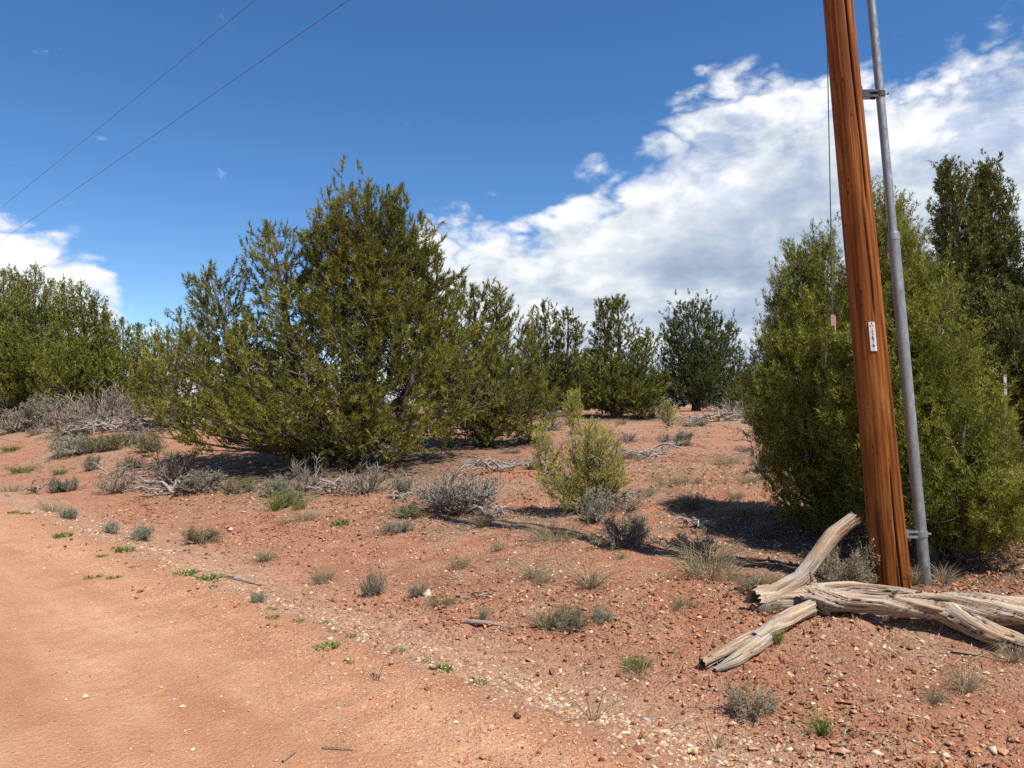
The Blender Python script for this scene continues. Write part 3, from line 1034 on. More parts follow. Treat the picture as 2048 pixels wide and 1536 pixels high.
# the big pinyon in the middle
make_tree('pinyon_pine', 'largest tree, wide many-topped pinyon pine with drooping skirts and dark trunk', 'tree', (-3.263, 15.049),
          [L(0.38, 5.5, 1.15, 0.3, t0=0.45, shape='dome', dens=2.4, up=16), L(-0.28, 4.9, 0.85, 0.2, t0=0.45, shape='dome', dens=1.8, up=14), L(0.98, 4.85, 0.85, 0.3, t0=0.45, shape='dome', dens=1.8, up=14), L(-1.72, 4.75, 0.72, 0.3, t0=0.35, shape='dome', up=16, dens=1.7), L(-3.0, 3.85, 0.58, 0.2, t0=0.35, shape='dome', up=16, dens=1.7), L(1.72, 4.25, 0.62, 0.3, t0=0.35, shape='dome', up=18, dens=0.9),
           L(0.45, 3.6, 1.65, -0.6, t0=0.06, shape='dome', dens=1.15, up=12), L(-0.9, 3.1, 1.5, -0.6, t0=0.05, shape='dome', dens=1.3, up=12), L(-2.3, 2.6, 1.35, -0.2, t0=0.05, shape='dome', dens=1.1, up=12), L(-3.3, 2.5, 1.05, -0.1, t0=0.05, shape='dome', dens=1.3, up=12),
           L(1.5, 2.7, 1.35, -0.5, t0=0.05, shape='dome', dens=1.1, up=12), L(2.35, 2.6, 1.05, 0.1, t0=0.05, shape='dome', dens=1.1, up=12), L(-2.6, 1.2, 1.25, -1.0, t0=0.03, shape='dome', dens=1.25, up=6), L(-0.9, 1.5, 1.5, -1.4, t0=0.03, shape='dome', dens=1.25, up=6), L(0.8, 1.3, 1.4, -1.4, t0=0.03, shape='dome', dens=1.25, up=6)],
          'pine', 101, trunk_r=0.20, tuft=0.29, tuft_gap=0.16, twig_gap=0.21, limb_per_m=9.4, needles=34, el=(-5, 42), dead=0.14, cones=5, fat=0.64)
make_tree('pinyon_pine', 'narrower pinyon pine right behind the largest one, bare shoots at its top', 'tree', (-0.664, 18.354),
          [L(-0.35, 3.9, 0.85, t0=0.2, shape='dome', up=16, dens=1.3), L(-1.05, 4.05, 0.7, t0=0.25, shape='dome', up=16), L(0.55, 3.0, 1.0, t0=0.04, shape='dome', up=12, dens=1.3), L(0.22, 3.75, 0.28, t0=0.5, shape='column', dens=0.7), L(0.35, 1.9, 1.3, -0.6, t0=0.04, shape='dome', up=8, dens=1.4), L(-0.8, 2.4, 1.25, -0.5, t0=0.04, shape='dome', up=8, dens=1.3), L(1.0, 1.7, 0.95, 0.0, t0=0.04, shape='dome', up=8, dens=1.2)],
          'pine', 102, trunk_r=0.13, tuft=0.28, tuft_gap=0.15, twig_gap=0.20, limb_per_m=12, needles=34, el=(-5, 42), dead=0.14, fat=0.65)

# junipers beside the pole
make_tree('juniper_tree', 'bushy green juniper with a spiky top standing directly behind the pole', 'tree', (3.602, 6.538),
          [L(-0.30, 3.25, 0.50, 0.1, t0=0.25, shape='spire', dens=1.7), L(-0.13, 3.05, 0.55, 0.3, t0=0.25, shape='spire', dens=1.5), L(0.16, 2.5, 0.42, 0.0, t0=0.2, shape='spire', dens=1.5), L(0.27, 1.95, 0.36, -0.1, t0=0.04, shape='dome'), L(0.42, 1.3, 0.32, -0.1, t0=0.03, shape='dome'),
           L(0.15, 1.3, 0.50, -0.40, t0=0.05, shape='dome'), L(0.52, 0.85, 0.40, -0.35, t0=0.03, shape='dome'), L(-0.3, 2.2, 0.5, 0.3, t0=0.1, shape='column'), L(0.32, 0.75, 0.45, -0.5, t0=0.03, shape='dome'), L(0.0, 1.0, 0.4, 0.4, t0=0.03, shape='dome')],
          'juniper', 103, trunk_r=0.08, tuft=0.115, tuft_gap=0.052, twig_gap=0.078, limb_per_m=26, needles=26, el=(10, 60), dead=0.06, fat=0.45, twig_mesh=False)
make_tree('juniper_tree', 'dense rounded juniper with stepped tops between the open slope and the pole', 'tree', (3.324, 7.827),
          [L(0.0, 3.1, 0.55, 0.2, t0=0.3, shape='spire', dens=1.7), L(-0.28, 2.95, 0.52, 0.2, t0=0.3, shape='spire', dens=1.6), L(-0.50, 2.4, 0.36, 0.1, t0=0.25, shape='spire', dens=1.5), L(0.42, 2.6, 0.55, 0.1, t0=0.3, shape='spire', dens=1.4),
           L(-0.15, 2.0, 0.58, -0.30, t0=0.06, shape='dome'), L(-0.38, 1.4, 0.42, -0.3, t0=0.05, shape='dome'), L(0.3, 1.7, 0.55, -0.35, t0=0.06, shape='dome'), L(-0.3, 0.8, 0.5, -0.2, t0=0.03, shape='dome'), L(0.15, 0.8, 0.5, -0.35, t0=0.03, shape='dome')],
          'juniper', 104, trunk_r=0.08, tuft=0.115, tuft_gap=0.054, twig_gap=0.080, limb_per_m=25, needles=26, el=(10, 60), dead=0.06, fat=0.47, twig_mesh=False)
make_tree('juniper_tree', 'tall dark twin-spired juniper rising behind the right-hand juniper', 'tree', (8.6, 13.6),
          [L(-0.54, 5.25, 0.60, t0=0.2, shape='spire', dens=2.3), L(0.14, 5.25, 0.58, t0=0.2, shape='spire', dens=2.3), L(0.75, 3.7, 0.9, -0.3, t0=0.06, shape='dome', dens=1.2), L(-0.8, 3.4, 0.65, t0=0.06, shape='dome', dens=1.2), L(0.2, 2.6, 1.1, -0.5, t0=0.04, shape='dome', dens=1.2)],
          'juniper', 105, trunk_r=0.14, tuft=0.19, tuft_gap=0.095, twig_gap=0.13, limb_per_m=20, needles=16, leaf=M_JUN_DARK, el=(10, 60), dead=0.04, fat=0.78, twig_mesh=False)
make_tree('juniper_tree', 'dark juniper cut off by the right edge of the view', 'tree', (9.4, 12.6),
          [L(-0.25, 4.2, 0.75, t0=0.08, shape='spire', dens=1.4), L(-0.7, 2.8, 1.0, -0.3, t0=0.03, shape='dome', dens=1.3)],
          'juniper', 106, trunk_r=0.14, tuft=0.19, tuft_gap=0.095, twig_gap=0.13, limb_per_m=20, needles=16, leaf=M_JUN_DARK, el=(10, 60), dead=0.04, fat=0.78, twig_mesh=False)

# across the middle distance
make_tree('pinyon_pine', 'pinyon with a leaning bare-limbed flank between the two nearer pines and the conical one', 'tree', (1.840, 32.672),
          [L(-0.45, 4.7, 0.85, t0=0.2, shape='column', dens=1.2), L(0.6, 4.5, 0.8, t0=0.2, shape='column', dens=1.2), L(-1.1, 3.4, 0.9, t0=0.1, shape='dome'), L(0.9, 2.6, 0.9, t0=0.05, shape='dome'), L(-0.3, 2.2, 1.1, t0=0.04, shape='dome')],
          'pine', 107, trunk_r=0.16, tuft=0.30, tuft_gap=0.125, twig_gap=0.20, limb_per_m=13, needles=22, leaf=M_PINE_MID, el=(0, 45), dead=0.2, twig_mesh=False, fat=1.25)
make_tree('pinyon_pine', 'conical dark pinyon in the middle distance above the pale sapling', 'tree', (4.088, 28.905),
          [L(0.0, 4.55, 1.2, t0=0.05, shape='cone', dens=1.4), L(-0.6, 4.4, 0.6, t0=0.25, shape='column'), L(1.15, 3.2, 0.8, t0=0.04, shape='cone'), L(-0.8, 2.4, 1.0, -0.6, t0=0.03, shape='dome'), L(0.8, 1.8, 1.0, -0.5, t0=0.03, shape='dome'), L(0.0, 1.6, 1.3, -0.5, t0=0.03, shape='dome')],
          'pine', 108, trunk_r=0.16, tuft=0.28, tuft_gap=0.12, twig_gap=0.19, limb_per_m=14, needles=20, el=(-6, 42), leaf=M_PINE_MID, dead=0.06, twig_mesh=False, fat=1.3)
make_tree('pinyon_pine', 'round-headed dark blue-green pinyon, widest of the far middle trees', 'tree', (9.894, 39.774),
          [L(-0.15, 5.8, 1.6, t0=0.2, shape='dome', dens=1.3), L(-1.2, 4.5, 1.1, t0=0.25, shape='dome'), L(1.3, 4.8, 1.1, t0=0.25, shape='dome'), L(0.3, 3.2, 1.7, -0.8, t0=0.03, shape='dome', dens=1.2), L(-0.9, 2.2, 1.3, -0.4, t0=0.03, shape='dome')],
          'pine', 109, trunk_r=0.2, tuft=0.32, tuft_gap=0.16, twig_gap=0.24, limb_per_m=11, needles=18, leaf=M_PINE_DARK, el=(-4, 50), dead=0.05, twig_mesh=False, fat=1.35)
make_tree('juniper_tree', 'low spreading juniper beside the round-headed pinyon', 'tree', (12.412, 40.775),
          [L(0.0, 3.4, 1.0, t0=0.04, shape='cone'), L(-0.9, 2.2, 1.1, t0=0.03, shape='dome'), L(0.8, 2.7, 1.1, t0=0.03, shape='dome'), L(0.0, 1.6, 1.5, -0.5, t0=0.03, shape='dome')],
          'juniper', 110, trunk_r=0.12, tuft=0.22, tuft_gap=0.10, twig_gap=0.18, limb_per_m=16, needles=14, leaf=M_JUN_DARK, el=(5, 60), dead=0.05, fat=1.2, twig_mesh=False)

# left side
make_tree('juniper_tree', 'broad many-topped juniper at the left edge above the grey brush', 'tree', (-21.117, 32.179),
          [L(0.65, 6.45, 1.0, t0=0.2, shape='spire', dens=1.2), L(-0.1, 6.2, 1.0, t0=0.2, shape='spire', dens=1.2), L(-0.75, 6.3, 1.0, t0=0.2, shape='spire', dens=1.2), L(-1.5, 5.7, 1.0, t0=0.2, shape='spire', dens=1.2), L(-2.2, 5.9, 1.0, t0=0.2, shape='spire', dens=1.2), L(1.3, 5.8, 0.85, t0=0.2, shape='spire', dens=1.2), L(1.8, 5.0, 0.85, t0=0.15, shape='spire', dens=1.2),
           L(0.6, 3.9, 1.3, -0.8, t0=0.12, shape='dome'), L(-1.0, 4.0, 1.5, -0.8, t0=0.12, shape='dome'), L(1.4, 3.2, 1.0, -0.6, t0=0.12, shape='dome')],
          'juniper', 111, trunk_r=0.17, tuft=0.26, tuft_gap=0.14, twig_gap=0.19, limb_per_m=11.5, needles=13, leaf=M_JUN_MID, el=(10, 64), dead=0.12, fat=1.0, twig_mesh=False)
make_tree('juniper_tree', 'two-topped juniper second from the left edge', 'tree', (-17.668, 30.226),
          [L(-0.45, 5.3, 0.85, t0=0.15, shape='spire', dens=1.2), L(0.25, 5.35, 0.85, t0=0.15, shape='spire', dens=1.2), L(0.75, 4.9, 0.75, t0=0.15, shape='spire'), L(1.15, 4.1, 0.7, t0=0.12, shape='spire'), L(0.2, 3.1, 1.2, -0.7, t0=0.1, shape='dome'), L(1.0, 2.8, 1.0, -0.4, t0=0.1, shape='dome')],
          'juniper', 112, trunk_r=0.14, tuft=0.26, tuft_gap=0.14, twig_gap=0.19, limb_per_m=14, needles=13, leaf=M_JUN_MID, el=(10, 64), dead=0.14, fat=1.0, twig_mesh=False)
make_tree('juniper_tree', 'lower juniper sloping down towards the largest pinyon', 'tree', (-16.166, 31.075),
          [L(-0.9, 4.0, 0.7, t0=0.1, shape='spire'), L(-0.2, 3.8, 0.8, t0=0.1, shape='spire'), L(0.5, 3.6, 0.8, t0=0.1, shape='spire'), L(1.2, 3.2, 0.8, t0=0.1, shape='spire'), L(0.2, 2.4, 1.3, -0.6, t0=0.06, shape='dome'), L(1.3, 2.2, 1.0, -0.3, t0=0.06, shape='dome')],
          'juniper', 113, trunk_r=0.13, tuft=0.26, tuft_gap=0.14, twig_gap=0.19, limb_per_m=14, needles=13, leaf=M_JUN_MID, el=(10, 64), dead=0.14, fat=1.0, twig_mesh=False)
make_tree('pinyon_pine', 'small pinyon peeping out behind the left flank of the largest one', 'tree', (-9.9, 22.0),
          [L(0.0, 3.4, 1.0, t0=0.1), L(0.6, 3.0, 0.9, t0=0.1), L(-0.7, 2.3, 0.9, t0=0.1)],
          'pine', 114, trunk_r=0.12, tuft=0.26, tuft_gap=0.12, twig_gap=0.20, limb_per_m=13, needles=20, el=(4, 52), dead=0.1, twig_mesh=False, fat=0.8)

# far trees closing the gaps
FAR = [(-34, 52, 6.0, 2.6, 'far juniper seen low between the left junipers and the small pinyon'),
       (-15, 50, 5.2, 2.4, 'far tree showing through the thin left side of the largest pinyon'),
       (-2.5, 48, 4.6, 2.3, 'far dark tree behind the bare-limbed pinyon'),
       (9.4, 56, 4.6, 2.6, 'far tree in the gap between the conical and the round-headed pinyons'),
       (18.5, 50, 4.6, 2.6, 'far tree right of the round-headed pinyon, half hidden by the near juniper'),
       (-46, 56, 6.0, 3.0, 'far juniper behind the left edge thicket')]
for i, (fx, fy, fh, fr, lb) in enumerate(FAR):
    make_tree('juniper_tree', lb, 'tree', (fx, fy), [L(0, fh, fr * 0.8, t0=0.05, shape='cone'), L(-fr * 0.6, fh * 0.75, fr * 0.6, t0=0.05, shape='dome'), L(fr * 0.6, fh * 0.7, fr * 0.6, t0=0.05, shape='dome')],
              'juniper', 130 + i, trunk_r=0.15, tuft=0.34, tuft_gap=0.18, twig_gap=0.30, limb_per_m=10, needles=7, leaf=M_JUN_DARK, el=(0, 60), group='far trees on the skyline', dead=0.0, fat=1.7, twig_mesh=False)

# a thin row of more trees along the skyline: copies of two of the above, turned and resized
far_src = [o for o in col.objects if o.parent is None and o.get('group') == 'far trees on the skyline']
_q = random.Random(9)
FAR_WHERE = ['between the lower left juniper and the small pinyon', 'deep behind the lower left juniper', 'through the left side of the largest pinyon', 'through the middle of the largest pinyon',
             'behind the bare-limbed pinyon, furthest back', 'between the bare-limbed and the conical pinyon', 'deep behind the conical pinyon', 'just left of the round-headed pinyon, far back',
             'behind the round-headed pinyon, far back', 'right of the low spreading juniper', 'behind the broad left juniper', 'at the far left edge', 'through the near rounded juniper', 'behind the pole',
             'as a low bush left of the conical pinyon', 'as a low bush right of the conical pinyon', 'as a low bush left of the spreading juniper', 'as a low bush right of the spreading juniper',
             'as a low bush left of the largest pinyon', 'as a low bush left below the round-headed pinyon']
for i, (fx, fy) in enumerate(((-27, 47), (-21, 56), (-9.5, 45), (-6, 58), (1.5, 52), (4.5, 45), (6.5, 60), (13.5, 54), (16, 62), (22.5, 55), (-40, 60), (-52, 50), (26, 60), (32, 50), (2.2, 39), (5.6, 38), (11.6, 37), (14.2, 40), (-13.5, 38), (8.3, 41))):
    src = far_src[i % len(far_src)]
    r = src.copy()
    col.objects.link(r)
    k = _q.uniform(0.6, 0.85) if fy > 42 else _q.uniform(0.36, 0.46)
    r.location = (fx, fy, h1(fx, fy))
    r.rotation_euler = (0, 0, _q.uniform(0, 6.28))
    r.scale = (k * 1.25, k * 1.25, k)
    r['label'] = 'far dark skyline tree showing ' + FAR_WHERE[i]
    for ch in list(src.children):
        c = ch.copy()
        col.objects.link(c)
        c.parent = r

# saplings
make_tree('juniper_sapling', 'sparse pale yellow-green juniper sapling on the open red slope', 'sapling', (0.850, 9.029),
          [L(-0.10, 1.42, 0.12, t0=0.75, shape='column', dens=0.7), L(-0.48, 1.05, 0.16, 0.05, t0=0.25, shape='column', dens=1.2), L(0.10, 1.10, 0.26, 0.05, t0=0.2, shape='dome'), L(0.26, 1.0, 0.26, -0.05, t0=0.2, shape='dome'), L(-0.22, 0.62, 0.26, -0.1, t0=0.15, shape='dome'), L(0.40, 0.62, 0.20, 0.0, t0=0.2, shape='dome')],
          'juniper', 121, trunk_r=0.020, tuft=0.075, tuft_gap=0.034, twig_gap=0.065, limb_per_m=46, needles=12, leaf=M_SAPLING, el=(10, 52), dead=0.10, bark=M_TWIG_DARK, fat=0.8)
make_tree('pinyon_seedling', 'knee-high bright pinyon seedling before the round-headed pinyon', 'sapling', (5.095, 24.369),
          [L(0.0, 0.78, 0.30, t0=0.08, shape='cone')], 'pine', 122, trunk_r=0.03, tuft=0.12, tuft_gap=0.06, twig_gap=0.09, limb_per_m=60, needles=12, leaf=M_SAPLING, el=(10, 55), dead=0.0)
print('TREE TRIS', make_tree.tris)


# ------------------------------------------------------------------ utility pole, conduit, wires
POLE = (2.923, 5.780)
POLE_H = 8.5
LEAN = (-0.079, 0.0)           # metres sideways per metre of height


def pole_at(z):
    return np.array([POLE[0] + LEAN[0] * z, POLE[1] + LEAN[1] * z, 0.0])


def build_pole():
    zg = h1(*POLE)
    root = obj('utility_pole', None, loc=(POLE[0], POLE[1], zg))
    tag(root, 'tall reddish brown wooden utility pole leaning left, with a white number tag', 'pole')
    m, k = 140, 150
    th = np.linspace(0, 2 * np.pi, m, endpoint=False)
    z = np.linspace(-0.25, POLE_H, k)
    TH, Z = np.meshgrid(th, z)
    r0 = 0.134 - 0.0058 * Z + 0.010 * np.exp(-np.maximum(Z, 0) * 3.5)
    front = -np.pi / 2
    wobc = front + 0.30 + 0.20 * np.sin(Z * 0.9 + 0.6) + 0.06 * vnoise(Z * 3.0, 1.0) + 0.15 * sstep(Z, 3.0, 1.8)
    wob2 = front - 0.05 + 0.10 * vnoise(Z * 1.7, 4.0)
    wob3 = front + 0.05 + 0.05 * vnoise(Z * 2.2, 6.0)
    d1 = np.abs((TH - wobc + np.pi) % (2 * np.pi) - np.pi) * r0
    c1 = np.exp(-(d1 / 0.0085) ** 2) * sstep(vnoise(Z * 0.8, 12.0), -0.75, -0.2)
    d2 = np.abs((TH - wob2 + np.pi) % (2 * np.pi) - np.pi) * r0
    c2 = np.exp(-(d2 / 0.0065) ** 2) * sstep(vnoise(Z * 1.3, 2.0), 0.05, 0.5) * 0.7
    d3 = np.abs((TH - wob3 + np.pi) % (2 * np.pi) - np.pi) * r0
    c3 = np.exp(-(d3 / 0.0070) ** 2) * sstep(Z, 1.1, 0.7)
    crack = np.maximum(np.maximum(c1, c2), c3)
    rr = r0 * (1 + 0.010 * fbm(np.cos(TH) * 1.5, np.sin(TH) * 1.5, Z * 0.5, 3)) + 0.0016 * vnoise(np.cos(TH) * 14, np.sin(TH) * 14, Z * 0.7) - 0.022 * crack
    X = rr * np.cos(TH) + LEAN[0] * Z
    Y = rr * np.sin(TH) + LEAN[1] * Z
    V = np.stack([X, Y, Z], -1).reshape(-1, 3)
    idx = np.arange(m * k).reshape(k, m)
    a = idx[:-1]
    b = np.roll(a, -1, 1)
    d = idx[1:]
    c = np.roll(d, -1, 1)
    q = np.stack([a, b, c, d], -1).reshape(-1, 4)
    grain = np.stack([np.cos(TH) * 0.14, np.sin(TH) * 0.14, Z], -1).reshape(-1, 3)
    V = np.concatenate([V, [[LEAN[0] * POLE_H, 0, POLE_H + 0.03]]])
    top = idx[-1]
    tri = np.stack([top, np.roll(top, -1), np.full(m, len(V) - 1)], -1)
    me = mesh_from('shaft', V, tris=tri, quads=q, mat=M_POLE, smooth=True,
                   attrs={'grain': ('FLOAT_VECTOR', np.concatenate([grain, [[0, 0, POLE_H]]])), 'crack': ('FLOAT', np.concatenate([crack.ravel(), [0]]))})
    obj('shaft', me, root)
    # number tag nailed to the front, bent round the shaft
    zc, hh, ww = 2.115 - zg, 0.222, 0.047
    tagroot_z = zc
    def on_shaft(u, w, lift):
        """u sideways metres, w height along the tag -> point on the shaft's skin"""
        zz = tagroot_z + w
        rad = 0.134 - 0.0058 * zz + lift
        a = front - 0.235 + u / 0.135
        return (rad * math.cos(a) + LEAN[0] * zz, rad * math.sin(a), zz)
    nu, nw = 8, 10
    vs, qs = [], []
    for layer, lift in enumerate((0.0035, 0.0062)):
        for j in range(nw + 1):
            for i in range(nu + 1):
                vs.append(on_shaft(-ww / 2 + ww * i / nu, -hh / 2 + hh * j / nw, lift))
    n1 = (nu + 1) * (nw + 1)
    for j in range(nw):
        for i in range(nu):
            o = j * (nu + 1) + i
            qs.append((n1 + o, n1 + o + 1, n1 + o + nu + 2, n1 + o + nu + 1))
            qs.append((o, o + nu + 1, o + nu + 2, o + 1))
    ring = [i for i in range(nu + 1)] + [(j + 1) * (nu + 1) - 1 for j in range(1, nw + 1)] + [nw * (nu + 1) + i for i in range(nu - 1, -1, -1)] + [j * (nu + 1) for j in range(nw - 1, 0, -1)]
    for a, b in zip(ring, ring[1:] + ring[:1]):
        qs.append((a, b, b + n1, a + n1))
    plate = obj('number_tag', mesh_from('number_tag', vs, quads=qs, mat=M_TAGWHITE), root)
    plate['label'] = 'narrow white tag with stacked black digits 12676'

    def flat_piece(name, pts2, tris, mat):
        v = [on_shaft(u, w, 0.0069) for u, w in pts2]
        return obj(name, mesh_from(name, v, tris=tris, mat=mat), plate)

    def text_piece(name, body, size, w0, mat):
        cu = bpy.data.curves.new('digit', 'FONT')
        cu.body = body
        cu.size = size
        cu.align_x = 'CENTER'
        cu.align_y = 'CENTER'
        cu.offset = 0.0007
        tmp = bpy.data.objects.new('digit_curve', cu)
        col.objects.link(tmp)
        dg = bpy.context.evaluated_depsgraph_get()
        me = bpy.data.meshes.new_from_object(tmp.evaluated_get(dg))
        bpy.data.objects.remove(tmp)
        me.name = name
        for v in me.vertices:
            v.co = on_shaft(v.co.x, v.co.y + w0, 0.0069)
        me.materials.clear()
        me.materials.append(mat)
        return obj(name, me, plate)

    for i, ch in enumerate('12676'):
        text_piece('digit', ch, 0.036, 0.052 - 0.0295 * i, M_BLACK)
    text_piece('small_print', '17', 0.013, -0.093, M_GREY)
    for kx in range(3):
        wv = -0.0815 + 0.0036 * kx
        flat_piece('print_line', [(-0.011, wv), (0.011, wv), (0.011, wv + 0.002), (-0.011, wv + 0.002)], [(0, 1, 2), (0, 2, 3)], M_GREY)
    # three-cornered mark at the top
    for a in (90, 210, 330):
        cx, cy = 0.0105 * math.cos(R(a)), 0.086 + 0.0105 * math.sin(R(a))
        pts = [(cx + 0.0065 * math.cos(R(a + b)), cy + 0.0065 * math.sin(R(a + b))) for b in (0, 90, 180, 270)]
        flat_piece('emblem_piece', pts, [(0, 1, 2), (0, 2, 3)], M_BLACK)
    for wv in (0.105, -0.105):
        flat_piece('nail_head', [(0.0028 * math.cos(R(b)), wv + 0.0028 * math.sin(R(b))) for b in range(0, 360, 60)], [(0, 1, 2), (0, 2, 3), (0, 3, 4), (0, 4, 5)], M_BLACK)


build_pole()


def box_mesh(name, mat, boxes):
    """axis boxes ((x0,y0,z0),(x1,y1,z1)) joined into one mesh"""
    v, q = [], []
    for (x0, y0, z0), (x1, y1, z1) in boxes:
        o = len(v)
        v += [(x0, y0, z0), (x1, y0, z0), (x1, y1, z0), (x0, y1, z0), (x0, y0, z1), (x1, y0, z1), (x1, y1, z1), (x0, y1, z1)]
        q += [tuple(o + i for i in f) for f in ((0, 3, 2, 1), (4, 5, 6, 7), (0, 1, 5, 4), (1, 2, 6, 5), (2, 3, 7, 6), (3, 0, 4, 7))]
    return mesh_from(name, v, quads=q, mat=mat)


def build_conduit():
    x0 = POLE[0] + 0.268
    y0 = POLE[1] + 0.005
    zg = h1(x0, y0)
    root = obj('conduit_riser', None, loc=(x0, y0, zg))
    tag(root, 'grey galvanised conduit pipe running up beside the wooden pole', 'pipe')
    zj = 2.93 - zg
    def pt(z):
        return (LEAN[0] * z, 0.0, z)
    for name, zs, r in (('lower_pipe', np.linspace(-0.15, zj, 24), 0.0415), ('upper_pipe', np.linspace(zj - 0.02, 7.7, 40), 0.0315)):
        rs = np.full(len(zs), r)
        v, q = tubes([[pt(z) for z in zs]], [rs], 28)
        obj(name, mesh_from(name, v, quads=q, mat=M_STEEL, smooth=True), root)
    v, q = tubes([[pt(z) for z in (zj - 0.055, zj - 0.05, zj, zj + 0.012, zj + 0.013)]], [[0.0415, 0.0438, 0.0438, 0.0415, 0.03]], 28)
    obj('coupling', mesh_from('coupling', v, quads=q, mat=M_STEEL, smooth=False), root)
    for zb, r, mat in ((4.03 - zg, 0.0315, M_BRACKET), (0.60 - zg, 0.0415, M_STEEL)):
        px = LEAN[0] * zb
        gap = 0.268 - (0.134 - 0.0058 * zb)
        br = obj('standoff_bracket', box_mesh('standoff_bracket', mat, [((px - gap - 0.008, -0.030, zb - 0.030), (px - r + 0.004, -0.022, zb - 0.012)), ((px - gap - 0.008, -0.030, zb + 0.010), (px - r + 0.004, -0.022, zb + 0.028)),
                                                             ((px - gap - 0.010, -0.045, zb - 0.045), (px - gap - 0.002, 0.045, zb + 0.045)), ((px - gap - 0.008, 0.020, zb - 0.030), (px - r + 0.004, 0.028, zb + 0.028))]), root)
        v, q = tubes([[(px, 0, zb - 0.022), (px, 0, zb - 0.021), (px, 0, zb + 0.021), (px, 0, zb + 0.022)]], [[r + 0.001, r + 0.006, r + 0.006, r + 0.001]], 24)
        obj('clamp_band', mesh_from('clamp_band', v, quads=q, mat=mat), br)
        v, q = tubes([[(px + r + 0.002, -0.012, zb), (px + r + 0.018, -0.012, zb), (px + r + 0.026, -0.012, zb), (px + r + 0.027, -0.012, zb)]], [[0.005, 0.005, 0.011, 0.002]], 8)
        obj('clamp_bolt', mesh_from('clamp_bolt', v, quads=q, mat=mat), br)


build_conduit()


def cable(name, label, pts, r, mat, sides=6, cat='wire', group=None):
    pts = np.array(pts, float)
    o = pts[0].copy()
    v, q = tubes([pts - o], [np.full(len(pts), r)], sides)
    return tag(obj(name, mesh_from(name, v, quads=q, mat=mat, smooth=True), loc=o), label, cat, group)


for zw, lb in ((8.40, 'upper thin overhead wire crossing the blue sky at top left'), (7.36, 'lower thin overhead wire crossing the blue sky at top left')):
    p0 = pole_at(zw - 0.1)
    run = np.linspace(0, 75, 90)
    sag = -0.35 * np.sin(np.pi * run / 75)
    cable('overhead_wire', lb, np.stack([p0[0] + DX * run, p0[1] + DY * run, zw + sag], -1), 0.0045, M_WIRE, group='overhead wires')

# hanging wire with a faded red marker, behind the pole
hx, hy = 2.71, 6.28
wz = np.linspace(2.35, 8.2, 30)
hang = obj('hanging_wire', None, loc=(hx, hy, 0))
tag(hang, 'thin dark wire hanging left of the pole, ending in a faded red marker', 'wire')
v, q = tubes([np.stack([-0.0085 * (wz - 2.35), 0 * wz, wz], -1)], [np.full(30, 0.0045)], 6)
obj('cable', mesh_from('cable', v, quads=q, mat=M_WIRE, smooth=True), hang)
obj('red_marker', box_mesh('red_marker', M_RED, [((-0.017, -0.006, 2.262), (0.015, 0.006, 2.355))]), hang)
obj('white_edge', box_mesh('white_edge', M_POSTWHITE, [((0.0155, -0.007, 2.225), (0.021, 0.007, 2.345))]), hang)

# steel post by the dark junipers
fx, fy = 6.52, 9.85
fz = h1(fx, fy)
post = obj('fence_post', None, loc=(fx, fy, fz))
tag(post, 'thin steel fence post with white painted top before dark junipers', 'post')
obj('shank', box_mesh('shank', M_POST, [((-0.018, -0.003, -0.2), (0.018, 0.003, 1.22)), ((-0.003, 0.0035, -0.2), (0.003, 0.026, 1.22))]), post)
obj('painted_top', box_mesh('painted_top', M_POSTWHITE, [((-0.0195, -0.0045, 1.22), (0.0195, 0.0045, 1.99 - fz)), ((-0.0045, 0.005, 1.22), (0.0045, 0.0275, 1.99 - fz))]), post)


